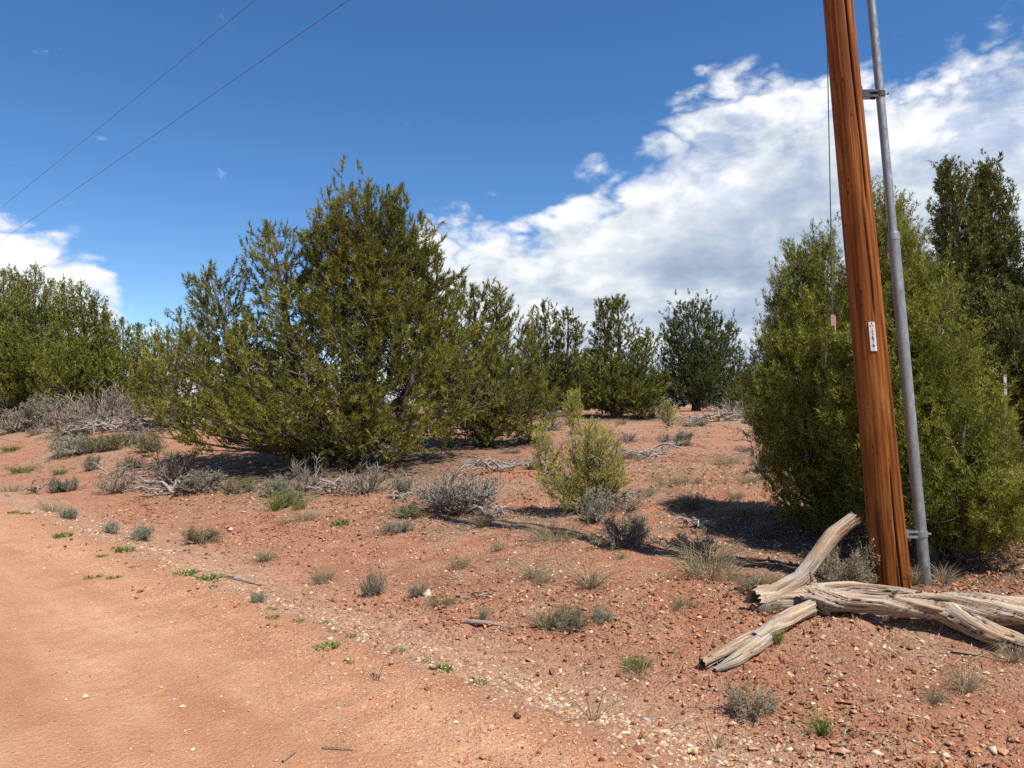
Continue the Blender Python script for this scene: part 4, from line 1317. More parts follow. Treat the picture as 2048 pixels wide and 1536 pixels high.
# ------------------------------------------------------------------ dead wood
def gnarled(name, pts, rad, parent, seed, twist=2.0, flat=1.0, rough=1.0, m=56, per_m=60, cap=True, hollow=0.0):
    """weathered limb: a bent stem with twisting furrows; pts in the parent's space"""
    pts = np.array(pts, float)
    rad = np.array(rad, float)
    seg = np.linalg.norm(np.diff(pts, axis=0), axis=1)
    u = np.concatenate([[0], np.cumsum(seg)])
    n = max(24, int(u[-1] * per_m))
    uu = np.linspace(0, u[-1], n)
    # smooth the path a little
    P = np.stack([np.interp(uu, u, pts[:, i]) for i in range(3)], -1)
    ker = np.hanning(max(5, n // 9) | 1)
    ker /= ker.sum()
    pad = len(ker) // 2
    for i in range(3):
        a = np.concatenate([2 * P[0, i] - P[pad:0:-1, i], P[:, i], 2 * P[-1, i] - P[-2:-pad - 2:-1, i]])
        P[:, i] = np.convolve(a, ker, 'valid')
    rr = np.interp(uu, u, rad)
    a = np.concatenate([np.full(pad, rr[0]), rr, np.full(pad, rr[-1])])
    rr = np.convolve(a, ker, 'valid')
    T = unit(np.gradient(P, axis=0))
    up = np.array([0, 0, 1.0])
    A = unit(np.cross(T, up + 1e-3))
    B = np.cross(A, T)
    th = np.linspace(0, 2 * np.pi, m, endpoint=False)
    TH, U = np.meshgrid(th, uu)
    ang = TH + twist * U + 0.35 * vnoise(U * 4, seed * 3.1)
    cx, cy = np.cos(ang), np.sin(ang)
    ridge = fbm(cx * 2.6 + seed, cy * 2.6, U * 1.6, 3)
    fur = 1 - np.abs(vnoise(cx * 6.5 + seed, cy * 6.5, U * 1.5))
    crack = sstep(fur, 0.86, 0.97) * sstep(vnoise(cx * 2 + 9, cy * 2 + seed, U * 1.3), -0.35, 0.15)
    fine = vnoise(cx * 15, cy * 15 + seed, U * 2.2)
    rel = 1 + rough * (0.15 * ridge + 0.045 * fine - 0.22 * crack)
    lump = 1 + 0.10 * rough * fbm(U * 5.0 + seed, TH * 0, 0.0, 2)
    rad2 = rr[:, None] * rel * lump
    off = cx * 0
    V = P[:, None, :] + rad2[..., None] * (np.cos(TH)[..., None] * A[:, None, :] + flat * np.sin(TH)[..., None] * B[:, None, :])
    # splintered ends: the last few rings run out unevenly along the grain
    if cap:
        jag = vnoise(np.cos(th) * 4.0 + seed, np.sin(th) * 4.0, 3.3) + 0.7 * vnoise(np.cos(th) * 11.0, np.sin(th) * 11.0 + seed, 1.7)
        for e_, w_ in ((0, 1.0), (1, 0.6), (2, 0.25)):
            V[e_] -= (T[0] * rr[0] * 0.55 * w_) * jag[:, None]
            V[n - 1 - e_] += (T[-1] * rr[-1] * 0.55 * w_) * jag[:, None]
    grain = np.stack([cx * 0.12, cy * 0.12, U + seed * 2.0], -1).reshape(-1, 3)
    V = V.reshape(-1, 3)
    cr = crack.ravel()
    idx = np.arange(n * m).reshape(n, m)
    a = idx[:-1]
    b = np.roll(a, -1, 1)
    d = idx[1:]
    c = np.roll(d, -1, 1)
    q = np.stack([a, b, c, d], -1).reshape(-1, 4)
    tris = []
    if cap:
        ex, eg, ec = [], [], []
        rng = np.random.default_rng(seed)
        for end, ring, sgn in ((0, idx[0], -1), (n - 1, idx[-1], 1)):
            o = len(V) + len(ex)
            # broken, slightly hollowed end
            ring2 = []
            for w, dep, dark in ((0.55, -0.25, 0.8), (0.0, -0.1, 1.0)):
                if w > 0:
                    for j in range(m):
                        p = P[end] + (V[ring[j]] - P[end]) * w * rng.uniform(0.85, 1.15) + T[end] * sgn * rr[end] * (dep + rng.normal(0, 0.10))
                        ex.append(p)
                        eg.append(grain[ring[j]] * np.array([w, w, 1]))
                        ec.append(dark)
                else:
                    ex.append(P[end] + T[end] * sgn * rr[end] * dep)
                    eg.append(np.array([0, 0, grain[ring[0]][2]]))
                    ec.append(dark)
            r1 = np.arange(m) + o
            cen = o + m
            for j in range(m):
                j2 = (j + 1) % m
                f = [(ring[j], ring[j2], r1[j2]), (ring[j], r1[j2], r1[j]), (r1[j], r1[j2], cen)]
                tris += [t[::-1] for t in f] if sgn > 0 else f
        V = np.concatenate([V, ex])
        grain = np.concatenate([grain, eg])
        cr = np.concatenate([cr, ec])
    me = mesh_from(name, V, tris=np.array(tris) if tris else None, quads=q, mat=M_LOG, smooth=True, attrs={'grain': ('FLOAT_VECTOR', grain), 'crack': ('FLOAT', cr)})
    return obj(name, me, parent)


def wood_thing(name, label, at, cat='log', group=None):
    o = obj(name, None, loc=at)
    tag(o, label, cat, group)
    return o


def rel(at, pts):
    return [tuple(np.array(p) - np.array(at)) for p in pts]


def gz(xy, up):
    return (xy[0], xy[1], h1(*xy) + up)


# the long grey trunk lying in front of the pole
b0 = gz((2.052, 5.192), 0.115)
trunk_pts = [b0, gz((2.138, 5.132), 0.105), gz((2.277, 5.062), 0.10), gz((2.515, 4.872), 0.11), gz((2.756, 4.731), 0.135), gz((2.926, 4.651), 0.15), gz((3.163, 4.591), 0.155), gz((3.452, 4.531), 0.16)]
logroot = wood_thing('fallen_trunk', 'long grey twisted dead trunk with a broken end lying before the pole', b0)
gnarled('trunk', rel(b0, trunk_pts), [0.086, 0.080, 0.068, 0.074, 0.086, 0.092, 0.098, 0.098], logroot, 1, twist=2.6, flat=0.92)
gnarled('root_flare', rel(b0, [trunk_pts[0], (b0[0] + 0.03, b0[1] - 0.05, b0[2] - 0.02), (b0[0] + 0.10, b0[1] - 0.10, b0[2] - 0.10)]), [0.07, 0.055, 0.015], logroot, 2, twist=1.0, m=24)
gnarled('broken_spike', rel(b0, [(b0[0] + 0.03, b0[1], b0[2] + 0.05), (b0[0] + 0.035, b0[1], b0[2] + 0.11), (b0[0] + 0.01, b0[1], b0[2] + 0.17)]), [0.05, 0.022, 0.006], logroot, 3, m=20)
gnarled('side_limb', rel(b0, [gz((2.659, 4.772), 0.115), gz((2.749, 4.692), 0.105), gz((2.812, 4.592), 0.085), gz((2.894, 4.462), 0.07), gz((3.061, 4.322), 0.05)]), [0.05, 0.078, 0.070, 0.058, 0.046], logroot, 4, twist=2.0, m=32)
for k, (kx, kz, ky) in enumerate(((1788, 0.085, 0.0), (1786, -0.02, -0.085), (1835, 0.08, 0.0), (1760, -0.06, -0.07))):
    pp = np.array(trunk_pts[3]) + np.array([(kx - 1800) / 300.0, ky, kz])
    gnarled('branch_stub', rel(b0, [pp, pp + np.array([0.004, -0.02, 0.012]), pp + np.array([0.006, -0.035, 0.018])]), [0.017, 0.013, 0.006], logroot, 5 + k, m=12)

# forked limb: one arm leans up to the juniper, the other lies behind the trunk
f0 = gz((1.732, 5.333), 0.06)
fork = wood_thing('forked_dead_limb', 'grey dead limb leaning up against the juniper behind the trunk', f0)
gnarled('leaning_arm', rel(f0, [f0, gz((1.895, 5.362), 0.10), gz((2.060, 5.372), 0.19), gz((2.191, 5.412), 0.33), gz((2.336, 5.431), 0.47), gz((2.483, 5.421), 0.57)]), [0.088, 0.082, 0.064, 0.056, 0.060, 0.050], fork, 11, twist=0.5, rough=1.15)
gnarled('lying_arm', rel(f0, [gz((1.820, 5.353), 0.04), gz((2.048, 5.342), 0.07), gz((2.408, 5.351), 0.075), gz((2.707, 5.240), 0.06), gz((2.986, 5.119), 0.01)]), [0.080, 0.080, 0.062, 0.050, 0.015], fork, 12, twist=0.4)

# split limb pointing to the road
d0 = gz((2.040, 5.102), 0.06)
split = wood_thing('split_dead_limb', 'pale split limb pointing from the broken trunk end down towards the road', d0)
gnarled('butt', rel(d0, [d0, gz((1.867, 5.003), 0.055), gz((1.685, 4.864), 0.05), gz((1.529, 4.735), 0.045)]), [0.052, 0.058, 0.054, 0.045], split, 21, twist=0.6, m=36)
gnarled('upper_prong', rel(d0, [gz((1.623, 4.824), 0.055), gz((1.469, 4.745), 0.05), gz((1.302, 4.656), 0.045), gz((1.160, 4.596), 0.035)]), [0.042, 0.034, 0.033, 0.036], split, 22, twist=0.8, m=28)
gnarled('lower_prong', rel(d0, [gz((1.625, 4.784), 0.045), gz((1.491, 4.665), 0.035), gz((1.346, 4.566), 0.028), gz((1.226, 4.546), 0.012)]), [0.045, 0.045, 0.036, 0.015], split, 23, twist=0.8, m=28)


# ------------------------------------------------------------------ brush, grass and weeds
def brush_meshes(seed, style):
    """unit shrub one metre wide: stems mesh, leaves mesh or None"""
    rng = np.random.default_rng(seed)
    P6, R6, P4, R4, tp, td = [], [], [], [], [], []
    n, hmax, fine = dict(dead=(46, 0.62, 1.0), sage=(40, 0.55, 1.0), broom=(120, 0.62, 0.6), low=(40, 0.34, 0.9), olive=(60, 0.55, 0.7))[style]
    for i in range(n):
        az = rng.uniform(0, 6.283)
        if style == 'broom':
            e = R(rng.uniform(38, 88))
        else:
            e = R(rng.uniform(4, 82) if style != 'low' else rng.uniform(4, 50))
        Ln = 0.5 * rng.uniform(0.7, 1.1) * (math.cos(e) ** 2 + (hmax * 2 * math.sin(e)) ** 2) ** 0.5
        k = np.linspace(0, 1, 6)
        bend = R(rng.uniform(5, 45)) * k if style != 'broom' else R(rng.uniform(-6, 14)) * k
        ee = e * 0.75 + bend
        azk = az + rng.normal(0, 0.5) * k + (np.cumsum(rng.normal(0, 0.22, 6)) if style in ('dead', 'sage', 'low') else 0)
        st = np.stack([np.cos(ee) * np.cos(azk), np.cos(ee) * np.sin(azk), np.sin(ee)], -1) * Ln / 5
        p = np.concatenate([np.zeros((1, 3)), np.cumsum(st[:-1], 0)]) + np.array([rng.normal(0, 0.05), rng.normal(0, 0.05), 0.0])
        P6.append(p)
        R6.append((0.012 * fine * rng.uniform(0.5, 1.5)) * (1 - 0.8 * k) + 0.0025 * fine)
        nt = {'dead': 9, 'sage': 7, 'broom': 3, 'low': 6, 'olive': 5}[style]
        for j in range(nt):
            f = rng.uniform(0.35, 1.0)
            b = np.array([np.interp(f, k, p[:, q]) for q in range(3)])
            d = unit(unit(p[5] - p[2]) * 0.9 + rng.normal(0, 0.55, 3) + np.array([0, 0, 0.35]))
            tl = Ln * rng.uniform(0.15, 0.38)
            kk = np.linspace(0, 1, 4)
            tw = b + d * (tl * kk)[:, None] + rng.normal(0, 0.05 * tl, (4, 3)) * kk[:, None]
            P4.append(tw)
            R4.append(0.0042 * fine * (1 - 0.6 * kk) + 0.0012)
            m = {'dead': 0, 'sage': 5, 'broom': 2, 'low': 5, 'olive': 5}[style]
            if style == 'dead' and rng.uniform() < 0.06:
                m = 2
            for _ in range(m):
                fq = rng.uniform(0.3, 1.0)
                tp.append(b + d * tl * fq + rng.normal(0, 0.012, 3))
                td.append(unit(d + rng.normal(0, 0.5, 3)))
    v, q = cat_q([tubes(P6, R6, 4), tubes(P4, R4, 3)])
    v[:, 2] = np.maximum(v[:, 2], -0.02)
    stems = mesh_from('stems', v, quads=q, mat=M_TWIG_DARK if style != 'broom' else M_TWIG_DARK, smooth=True)
    leaves = None
    if tp:
        tp, td = np.array(tp), np.array(td)
        tp[:, 2] = np.maximum(tp[:, 2], 0.01)
        temps = scale_templates(rng, 5)
        sc = {'sage': 0.075, 'low': 0.07, 'broom': 0.06, 'olive': 0.06, 'dead': 0.06}[style] * rng.uniform(0.7, 1.3, len(tp))
        temps = [(tv * np.array([1.6, 1.6, 1.1]), tt) for tv, tt in temps]
        vv, tr, tone = scatter_template(temps, tp, frames(td, rng), sc, rng.integers(0, 4, len(tp)), rng.uniform(0, 1, len(tp)))
        leaves = mesh_from('leaves', vv, tris=tr, mat=M_SAGE, attrs={'tone': ('FLOAT', tone)})
    return stems, leaves


BR = {st: [brush_meshes(300 + 10 * i + j, st) for j in range(2)] for i, st in enumerate(('dead', 'sage', 'broom', 'low', 'olive'))}
_leafy = {}


def leaf_mesh(me, mat):
    key = (me.name, mat.name)
    if key not in _leafy:
        c = me.copy()
        c.materials.clear()
        c.materials.append(mat)
        _leafy[key] = c
    return _leafy[key]


SH = random.Random(5)


def shrub(x, y, w, h, style, label, name='shrub', leaf=None, group=None, cat='shrub', variant=None):
    stems, leaves = BR[style][SH.randrange(2) if variant is None else variant]
    hu = {'dead': 0.62, 'sage': 0.55, 'broom': 0.62, 'low': 0.34, 'olive': 0.55}[style]
    root = obj(name, None, loc=(x, y, h1(x, y) - 0.01), rotz=SH.uniform(0, 6.28), scale=(w, w, h / hu))
    tag(root, label, cat, group)
    obj('stems', stems, root)
    if leaves is not None:
        obj('leaves', leaf_mesh(leaves, leaf or {'broom': M_DRYGREEN, 'olive': M_OLIVE}.get(style, M_SAGE)), root)
    return root


def grass_mesh(seed, style):
    rng = np.random.default_rng(seed)
    n, spread, w, e0 = dict(tuft=(150, 0.10, 0.014, 62), droop=(170, 0.12, 0.013, 48), stalks=(16, 0.05, 0.016, 60), mat=(200, 0.38, 0.020, 66), wide=(260, 0.42, 0.011, 55))[style]
    a = rng.uniform(0, 6.283, n)
    rad = spread * np.sqrt(rng.uniform(0, 1, n))
    base = np.stack([np.cos(a) * rad, np.sin(a) * rad, np.full(n, -0.01)], -1)
    az = a + rng.normal(0, 0.7, n)
    e = np.radians(np.clip(rng.normal(e0, 16, n), 12, 89))
    Ln = rng.uniform(0.45, 1.05, n)
    d = np.stack([np.cos(az) * np.cos(e), np.sin(az) * np.cos(e), np.sin(e)], -1)
    mid = base + d * (Ln * 0.55)[:, None]
    dr = {'tuft': 0.12, 'droop': 0.55, 'stalks': 0.15, 'mat': 0.1, 'wide': 0.25}[style]
    tip = base + d * Ln[:, None] + np.stack([np.cos(az) * 0.25 * Ln, np.sin(az) * 0.25 * Ln, -dr * Ln], -1)
    tip[:, 2] = np.maximum(tip[:, 2], 0.0)
    v, tr = leafblades(base, mid, tip, w, rng)
    return mesh_from('blades', v, tris=tr, mat=M_DRY, attrs={'tone': ('FLOAT', np.repeat(np.clip(rng.normal(0.45, 0.28, n), 0, 1), 5))})


GR = {st: [grass_mesh(400 + 10 * i + j, st) for j in range(3)] for i, st in enumerate(('tuft', 'droop', 'stalks', 'mat', 'wide'))}


def grass(x, y, w, h, style, label, mat=None, name='grass_tuft', group=None, cat='grass'):
    me = leaf_mesh(GR[style][SH.randrange(3)], mat or M_DRYGREEN)
    wu = {'tuft': 1.1, 'droop': 1.5, 'stalks': 1.1, 'mat': 1.5, 'wide': 1.9}[style]
    hu = {'tuft': 0.85, 'droop': 0.6, 'stalks': 0.8, 'mat': 0.85, 'wide': 0.75}[style]
    return tag(obj(name, me, loc=(x, y, h1(x, y)), rotz=SH.uniform(0, 6.28), scale=(w / wu, w / wu, h / hu)), label, cat, group)


def weed_mesh(seed):
    rng = np.random.default_rng(seed)
    n = 90
    a = rng.uniform(0, 6.283, n)
    r = 0.5 * np.sqrt(rng.uniform(0, 1, n))
    base = np.stack([np.cos(a) * r, np.sin(a) * r, rng.uniform(0.0, 0.22, n) * (1.1 - r)], -1)
    e = rng.uniform(0.2, 1.3, n)
    az = a + rng.normal(0, 0.8, n)
    Ln = rng.uniform(0.12, 0.24, n)
    d = np.stack([np.cos(az) * np.cos(e), np.sin(az) * np.cos(e), np.sin(e)], -1)
    v, tr = leafblades(base, base + d * (Ln * 0.6)[:, None], base + d * Ln[:, None], np.full(n, 0.085), rng)
    return mesh_from('leaves', v, tris=tr, mat=M_WEED, attrs={'tone': ('FLOAT', np.repeat(rng.uniform(0, 1, n), 5))})


WD = [weed_mesh(500 + j) for j in range(4)]


def weed(x, y, w, label, mat=None, group=None, tall=1.0):
    me = leaf_mesh(WD[SH.randrange(4)], mat or M_WEED)
    return tag(obj('green_weed', me, loc=(x, y, h1(x, y) - 0.003), rotz=SH.uniform(0, 6.28), scale=(w, w, w * tall)), label, 'weed', group)


def roots(x, y, w, h, label, n=6, seed=0, dark=False, name='dead_branch_pile', cat='dead wood', group=None):
    """a tangle of bare dead branches lying on the ground"""
    rng = np.random.default_rng(900 + seed)
    root = obj(name, None, loc=(x, y, h1(x, y)), rotz=0)
    tag(root, label, cat, group)
    P, Rr = [], []
    n = int(n * 1.7)
    for i in range(n):
        az = rng.uniform(-0.7, 0.7) + (math.pi if i % 2 else 0)
        Ln = w * rng.uniform(0.4, 0.75)
        k = np.linspace(0, 1, 9)
        azk = az + np.cumsum(rng.normal(0, 0.36, 9))
        st = np.stack([np.cos(azk), 0.7 * np.sin(azk), rng.normal(0, 0.25, 9)], -1) * Ln / 8
        p = np.array([rng.normal(0, w * 0.14), rng.normal(0, w * 0.10), h * rng.uniform(0.05, 0.35)]) + np.concatenate([np.zeros((1, 3)), np.cumsum(st[:-1], 0)])
        p[:, 2] = np.clip(p[:, 2] + h * 0.5 * np.sin(np.pi * k) * rng.uniform(0.2, 1.2), 0.01, h * 1.2)
        P.append(p)
        r0 = (0.010 + 0.012 * w) * rng.uniform(0.4, 1.15)
        Rr.append(r0 * (1 - 0.75 * k) * (1 + 0.25 * rng.normal(0, 1, 9) * 0.6) + 0.003)
        for j in range(3):
            f = rng.integers(2, 7)
            q = p[f] + np.concatenate([np.zeros((1, 3)), np.cumsum(unit(np.array([math.cos(az), math.sin(az), 0.3]) + rng.normal(0, 0.6, (8, 3))) * Ln * 0.05, 0)])
            q[:, 2] = np.maximum(q[:, 2], 0.01)
            P.append(q)
            Rr.append(r0 * 0.4 * (1 - 0.7 * k) + 0.003)
    for i in range(0, len(P), 4):
        v, q = tubes(P[i:i + 4], Rr[i:i + 4], 6)
        obj('branch', mesh_from('branch', v, quads=q, mat=M_TWIG_DARK if dark else M_TWIG, smooth=True), root)
    return root


# left: the band of grey brush below the junipers
shrub(*(-17.610, 26.576, 2.137, 0.819), 'dead', 'grey leafless brush at the left edge under the broad juniper', 'dead_brush')
shrub(*(-16.592, 26.651, 1.965, 1.036), 'sage', 'tall grey-green sagebrush under the two-topped juniper', 'sagebrush', M_SAGE)
shrub(*(-13.730, 23.183, 2.019, 0.932), 'dead', 'thick grey brush in the middle of the band under the left junipers', 'dead_brush')
shrub(*(-14.429, 26.286, 2.467, 1.269), 'dead', 'highest grey twiggy brush reaching into the lower left juniper', 'dead_brush')
shrub(*(-14.005, 27.894, 2.244, 0.785), 'dead', 'low grey brush mound at the right end of the left band', 'dead_brush')
shrub(*(-12.793, 22.412, 1.652, 0.721), 'sage', 'dull green sagebrush low in front of the grey brush band', 'sagebrush')
shrub(*(-21.370, 31.382, 2.103, 1.262), 'sage', 'half-cut sagebrush touching the left edge', 'sagebrush')
roots(*(-11.551, 21.851, 2.196, 0.410), 'long pile of bleached dead branches below the low grey mound', 7, 1)
roots(*(-11.133, 22.947, 1.384, 0.369), 'dark dead limbs lying left of the largest pinyon', 5, 2, True)
# little bleached standing stick
sx, sy = (-11.804, 21.055)
stick = obj('dead_sapling', None, loc=(sx, sy, h1(sx, sy)))
tag(stick, 'bleached bare forked stick standing upright before the grey brush', 'dead sapling')
v, q = tubes([[(0, 0, -0.05), (0.01, 0, 0.2), (-0.01, 0, 0.38), (0.0, 0, 0.45)], [(-0.01, 0, 0.36), (-0.06, 0, 0.5), (-0.10, 0.02, 0.62), (-0.11, 0, 0.74)], [(0, 0, 0.42), (0.05, 0.0, 0.55), (0.12, 0, 0.66), (0.2, 0, 0.76)],
              [(0, 0, 0.25), (0.07, 0, 0.3), (0.13, 0, 0.3), (0.2, 0, 0.36)], [(-0.03, 0, 0.42), (-0.09, 0, 0.46), (-0.15, 0, 0.55), (-0.19, 0, 0.56)]],
             [[0.034, 0.03, 0.026, 0.02], [0.018, 0.013, 0.009, 0.004], [0.018, 0.013, 0.009, 0.004], [0.012, 0.009, 0.007, 0.004], [0.012, 0.009, 0.007, 0.004]], 6)
obj('stem', mesh_from('stem', v, quads=q, mat=M_TWIG, smooth=True), stick)

# left slope
shrub(*(-11.060, 19.011, 1.591, 0.458), 'low', 'silvery rounded sagebrush on the left slope, largest of the pale ones there', 'sagebrush', M_SAGEBLUE)
shrub(*(-10.319, 18.820, 1.134, 0.428), 'low', 'low olive shrub touching the silvery sagebrush on the left slope', 'shrub', M_OLIVE)
shrub(*(-10.135, 19.756, 0.926, 0.397), 'sage', 'small grey-green shrub below the bleached branch pile', 'shrub')
shrub(*(-8.865, 18.239, 0.916, 0.415), 'sage', 'dark grey-green shrub at the left foot of the largest pinyon', 'shrub', M_OLIVE)
shrub(*(-8.200, 16.084, 0.592, 0.323), 'olive', 'small dark shrub alone on the left slope', 'shrub', M_SAGE)
shrub(*(-9.215, 16.415, 0.373, 0.329), 'sage', 'tiny grey shrub on the bare left slope', 'shrub')
shrub(*(-7.064, 13.477, 0.901, 0.414), 'dead', 'brown-grey brush heap on the left slope above the ditch', 'dead_brush')
shrub(*(-6.295, 13.965, 1.307, 0.616), 'dead', 'large tangled grey brush beside the left skirts of the largest pinyon', 'dead_brush')
shrub(*(-5.224, 12.625, 0.844, 0.338), 'sage', 'grey sagebrush right of the large tangled brush', 'sagebrush')
roots(*(-5.671, 12.586, 1.178, 0.252), 'bleached twisted dead branches below the large tangled brush', 7, 3)
roots(*(-8.770, 13.780, 0.553, 0.313), 'dark twisted dead stump on the left slope near the ditch', 5, 4, True)
roots(*(-7.939, 14.856, 0.894, 0.258), 'short dead branches behind the brown-grey heap', 4, 5, True)
shrub(*(-8.296, 13.849, 0.694, 0.241), 'low', 'flat grey-green plant right of the twisted dead stump', 'shrub')
grass(*(-14.245, 21.234, 0.711, 0.227), 'mat', 'green grass patch high on the left slope at the edge', M_GRASS)
grass(*(-11.240, 17.109, 0.710, 0.206), 'mat', 'green grass patch low on the left slope', M_GRASS)
grass(*(-9.811, 16.187, 0.390, 0.173), 'mat', 'little green patch right of the low grass patch', M_GRASS)
grass(*(-7.278, 11.789, 0.630, 0.236), 'droop', 'pale dry bunchgrass in the ditch at the left road edge', M_DRY)
grass(*(-9.533, 14.231, 0.666, 0.247), 'wide', 'dry grass fringe at the far left road edge', M_DRY)
shrub(*(-6.460, 10.879, 0.291, 0.160), 'low', 'small silvery plant just below the pale bunchgrass', 'shrub', M_SAGEBLUE)
shrub(*(-5.160, 9.638, 0.244, 0.129), 'low', 'second silvery plant along the road edge from the left', 'shrub', M_SAGEBLUE)
shrub(*(-4.383, 8.888, 0.308, 0.202), 'sage', 'silvery blue round plant on the road edge', 'shrub', M_SAGEBLUE)
shrub(*(-3.671, 8.888, 0.445, 0.166), 'low', 'dark olive weed clump in the ditch right of the silvery round plant', 'shrub', M_OLIVE)
shrub(*(-2.020, 5.995, 0.144, 0.080), 'low', 'small silvery plant on the road edge by the grey stick', 'shrub', M_SAGEBLUE)

# under the big pinyon
shrub(*(-4.489, 12.344, 0.701, 0.231), 'low', 'low green-grey plant in the shade left under the largest pinyon', 'shrub', M_OLIVE)
shrub(*(-3.768, 11.943, 0.639, 0.319), 'sage', 'grey sagebrush under the front skirts of the largest pinyon', 'sagebrush', M_SAGEBLUE)
shrub(*(-3.378, 12.262, 0.820, 0.508), 'dead', 'pinkish grey dead brush under the middle of the largest pinyon', 'dead_brush')
shrub(*(-2.261, 11.701, 0.939, 0.454), 'dead', 'wide grey dead brush under the right skirts of the largest pinyon', 'dead_brush')
roots(*(-2.830, 11.892, 0.875, 0.286), 'pale arched dead roots under the largest pinyon', 6, 6)
shrub(*(-3.265, 11.004, 0.625, 0.250), 'olive', 'green-topped shrub just out of the pinyon shade', 'shrub', M_GRASS)
grass(*(-3.331, 10.565, 0.388, 0.318), 'tuft', 'bright green grass below the green-topped shrub', M_GRASS)
grass(*(-2.944, 10.344, 0.290, 0.124), 'mat', 'small bright green patch right of the bright grass', M_GRASS)
weed(*(-2.103, 9.155, 0.208), 'lone small green weed with a dry stalk below the largest pinyon', None, None, 1.2)
grass(*(-2.254, 10.253, 0.411, 0.411), 'stalks', 'few tall straw stalks below the largest pinyon', M_DRY)
shrub(*(-1.609, 11.141, 0.447, 0.335), 'sage', 'pale silvery sage left of the large grey bush', 'sagebrush', M_SAGEBLUE)
roots(*(-1.610, 10.751, 0.503, 0.172), 'bleached roots at the foot of the pale silvery sage', 4, 7)

# middle
shrub(*(-0.624, 9.441, 1.198, 0.530), 'broom', 'large spreading grey twiggy bush in the centre of the slope', 'dead_brush', M_TWIG)
shrub(*(-0.779, 9.801, 1.113, 0.458), 'dead', 'matted dead inner branches of the central twiggy bush', 'dead_brush')
roots(*(-0.192, 8.981, 0.420, 0.180), 'white curled dead roots right of the central grey bush', 5, 8)
roots(*(-0.331, 12.687, 1.103, 0.221), 'grey dead branches lying behind the central bush', 6, 9)
shrub(*(0.966, 8.460, 0.424, 0.350), 'sage', 'blue-green sage growing at the foot of the pale sapling', 'sagebrush', M_SAGEBLUE)
shrub(*(1.133, 7.511, 0.601, 0.311), 'sage', 'dark grey rounded sagebrush below the pale sapling', 'sagebrush')
roots(*(1.376, 9.318, 0.498, 0.249), 'dark dead branch sticking out right of the pale sapling', 3, 10, True)
roots(*(1.509, 7.271, 0.281, 0.146), 'white curved dead branch on the slope right of the dark sagebrush', 3, 11)
grass(*(0.444, 7.732, 0.877, 0.206), 'wide', 'flat wide tuft of dry grass below the pale sapling', M_DRYGREEN)
shrub(*(2.132, 8.888, 0.380, 0.214), 'broom', 'small round broom-like bush on the open slope', 'dry_bush', M_DRYGREEN)
roots(*(1.983, 8.069, 0.334, 0.119), 'grey dead roots below the round broom-like bush', 5, 12)
grass(*(1.666, 6.392, 0.895, 0.341), 'wide', 'broad grey-green clump of dry grass in the shade left of the leaning limb', M_DRYGREEN)
shrub(*(1.709, 7.001, 0.514, 0.233), 'sage', 'blue-grey sage behind the broad dry bush', 'sagebrush', M_SAGE)
shrub(*(2.531, 7.539, 0.252, 0.191), 'broom', 'small dark green bush at the left foot of the rounded juniper', 'dry_bush', M_OLIVE)
shrub(*(2.538, 5.721, 0.476, 0.305), 'olive', 'dry-headed shrub between the leaning limb and the pole', 'shrub', M_DRYGREEN)
shrub(*(1.846, 5.762, 0.288, 0.138), 'broom', 'thin dry bush behind the low end of the leaning limb', 'dry_bush', M_OLIVE)
shrub(*(0.421, 5.456, 0.345, 0.189), 'olive', 'grey-green shrub standing alone in the near middle of the slope', 'shrub', M_OLIVE)
shrub(*(0.664, 5.515, 0.169, 0.088), 'low', 'silvery low plant touching the lone grey-green shrub', 'shrub', M_SAGEBLUE)
grass(*(-0.219, 5.677, 0.151, 0.159), 'tuft', 'thin brownish tuft above the pale stick', M_DRYGREEN)
grass(*(0.976, 5.595, 0.186, 0.168), 'stalks', 'whitish dry stalks right of the silvery low plant', M_DRY)
shrub(*(-1.221, 6.617, 0.247, 0.212), 'olive', 'two-toned shrub with green top left of the middle slope', 'shrub', M_SAGE)
shrub(*(-0.802, 6.477, 0.224, 0.138), 'broom', 'dry brown tuft right of the two-toned shrub', 'dry_bush', M_DRYGREEN)
grass(*(-1.818, 7.198, 0.345, 0.230), 'wide', 'greyish grass clump left of the two-toned shrub', M_DRYGREEN)
grass(*(-0.491, 7.085, 0.283, 0.170), 'wide', 'thin green-grey grass on the middle slope', M_DRYGREEN)
grass(*(0.260, 6.405, 0.256, 0.128), 'wide', 'small grass clump in the middle above the lone shrub', M_DRYGREEN)
grass(*(1.256, 5.534, 0.258, 0.133), 'wide', 'thin weed clump left of the split limb', M_OLIVE)
roots(*(-0.302, 6.136, 0.286, 0.065), 'dark split stick lying on the middle slope', 2, 13, True, 'dead_branch')

# far open slope on the right of the middle
for a in (
    ((2.785, 17.921, 0.624, 0.240), 'dead', 'small dark brush nearest the conical pinyon'), ((3.587, 17.501, 0.469, 0.211), 'dead', 'left one of two little brushes on the far slope'),
    ((3.970, 17.231, 0.531, 0.254), 'sage', 'right one of two little brushes on the far slope'), ((6.128, 24.318, 0.652, 0.326), 'olive', 'small green bush beside the pinyon seedling'),
    ((3.939, 11.753, 0.472, 0.432), 'dead', 'bare brush at the left edge of the rounded juniper'), ((1.169, 22.960, 1.077, 0.523), 'dead', 'dark dead brush between the narrower pinyon and the conical one'),
    ((5.567, 29.555, 2.377, 0.674), 'dead', 'grey brush in the shade right of the conical pinyon'), ((9.031, 29.546, 2.575, 0.673), 'dead', 'grey brush in front of the low spreading juniper'),
    ((11.663, 33.075, 1.996, 0.754), 'dead', 'grey brush hidden low beside the rounded juniper')):
    shrub(*a[0], a[1], a[2], 'dead_brush')
roots(*(2.541, 14.163, 1.090, 0.228), 'grey root tangle on the far slope right of the sapling', 6, 14)
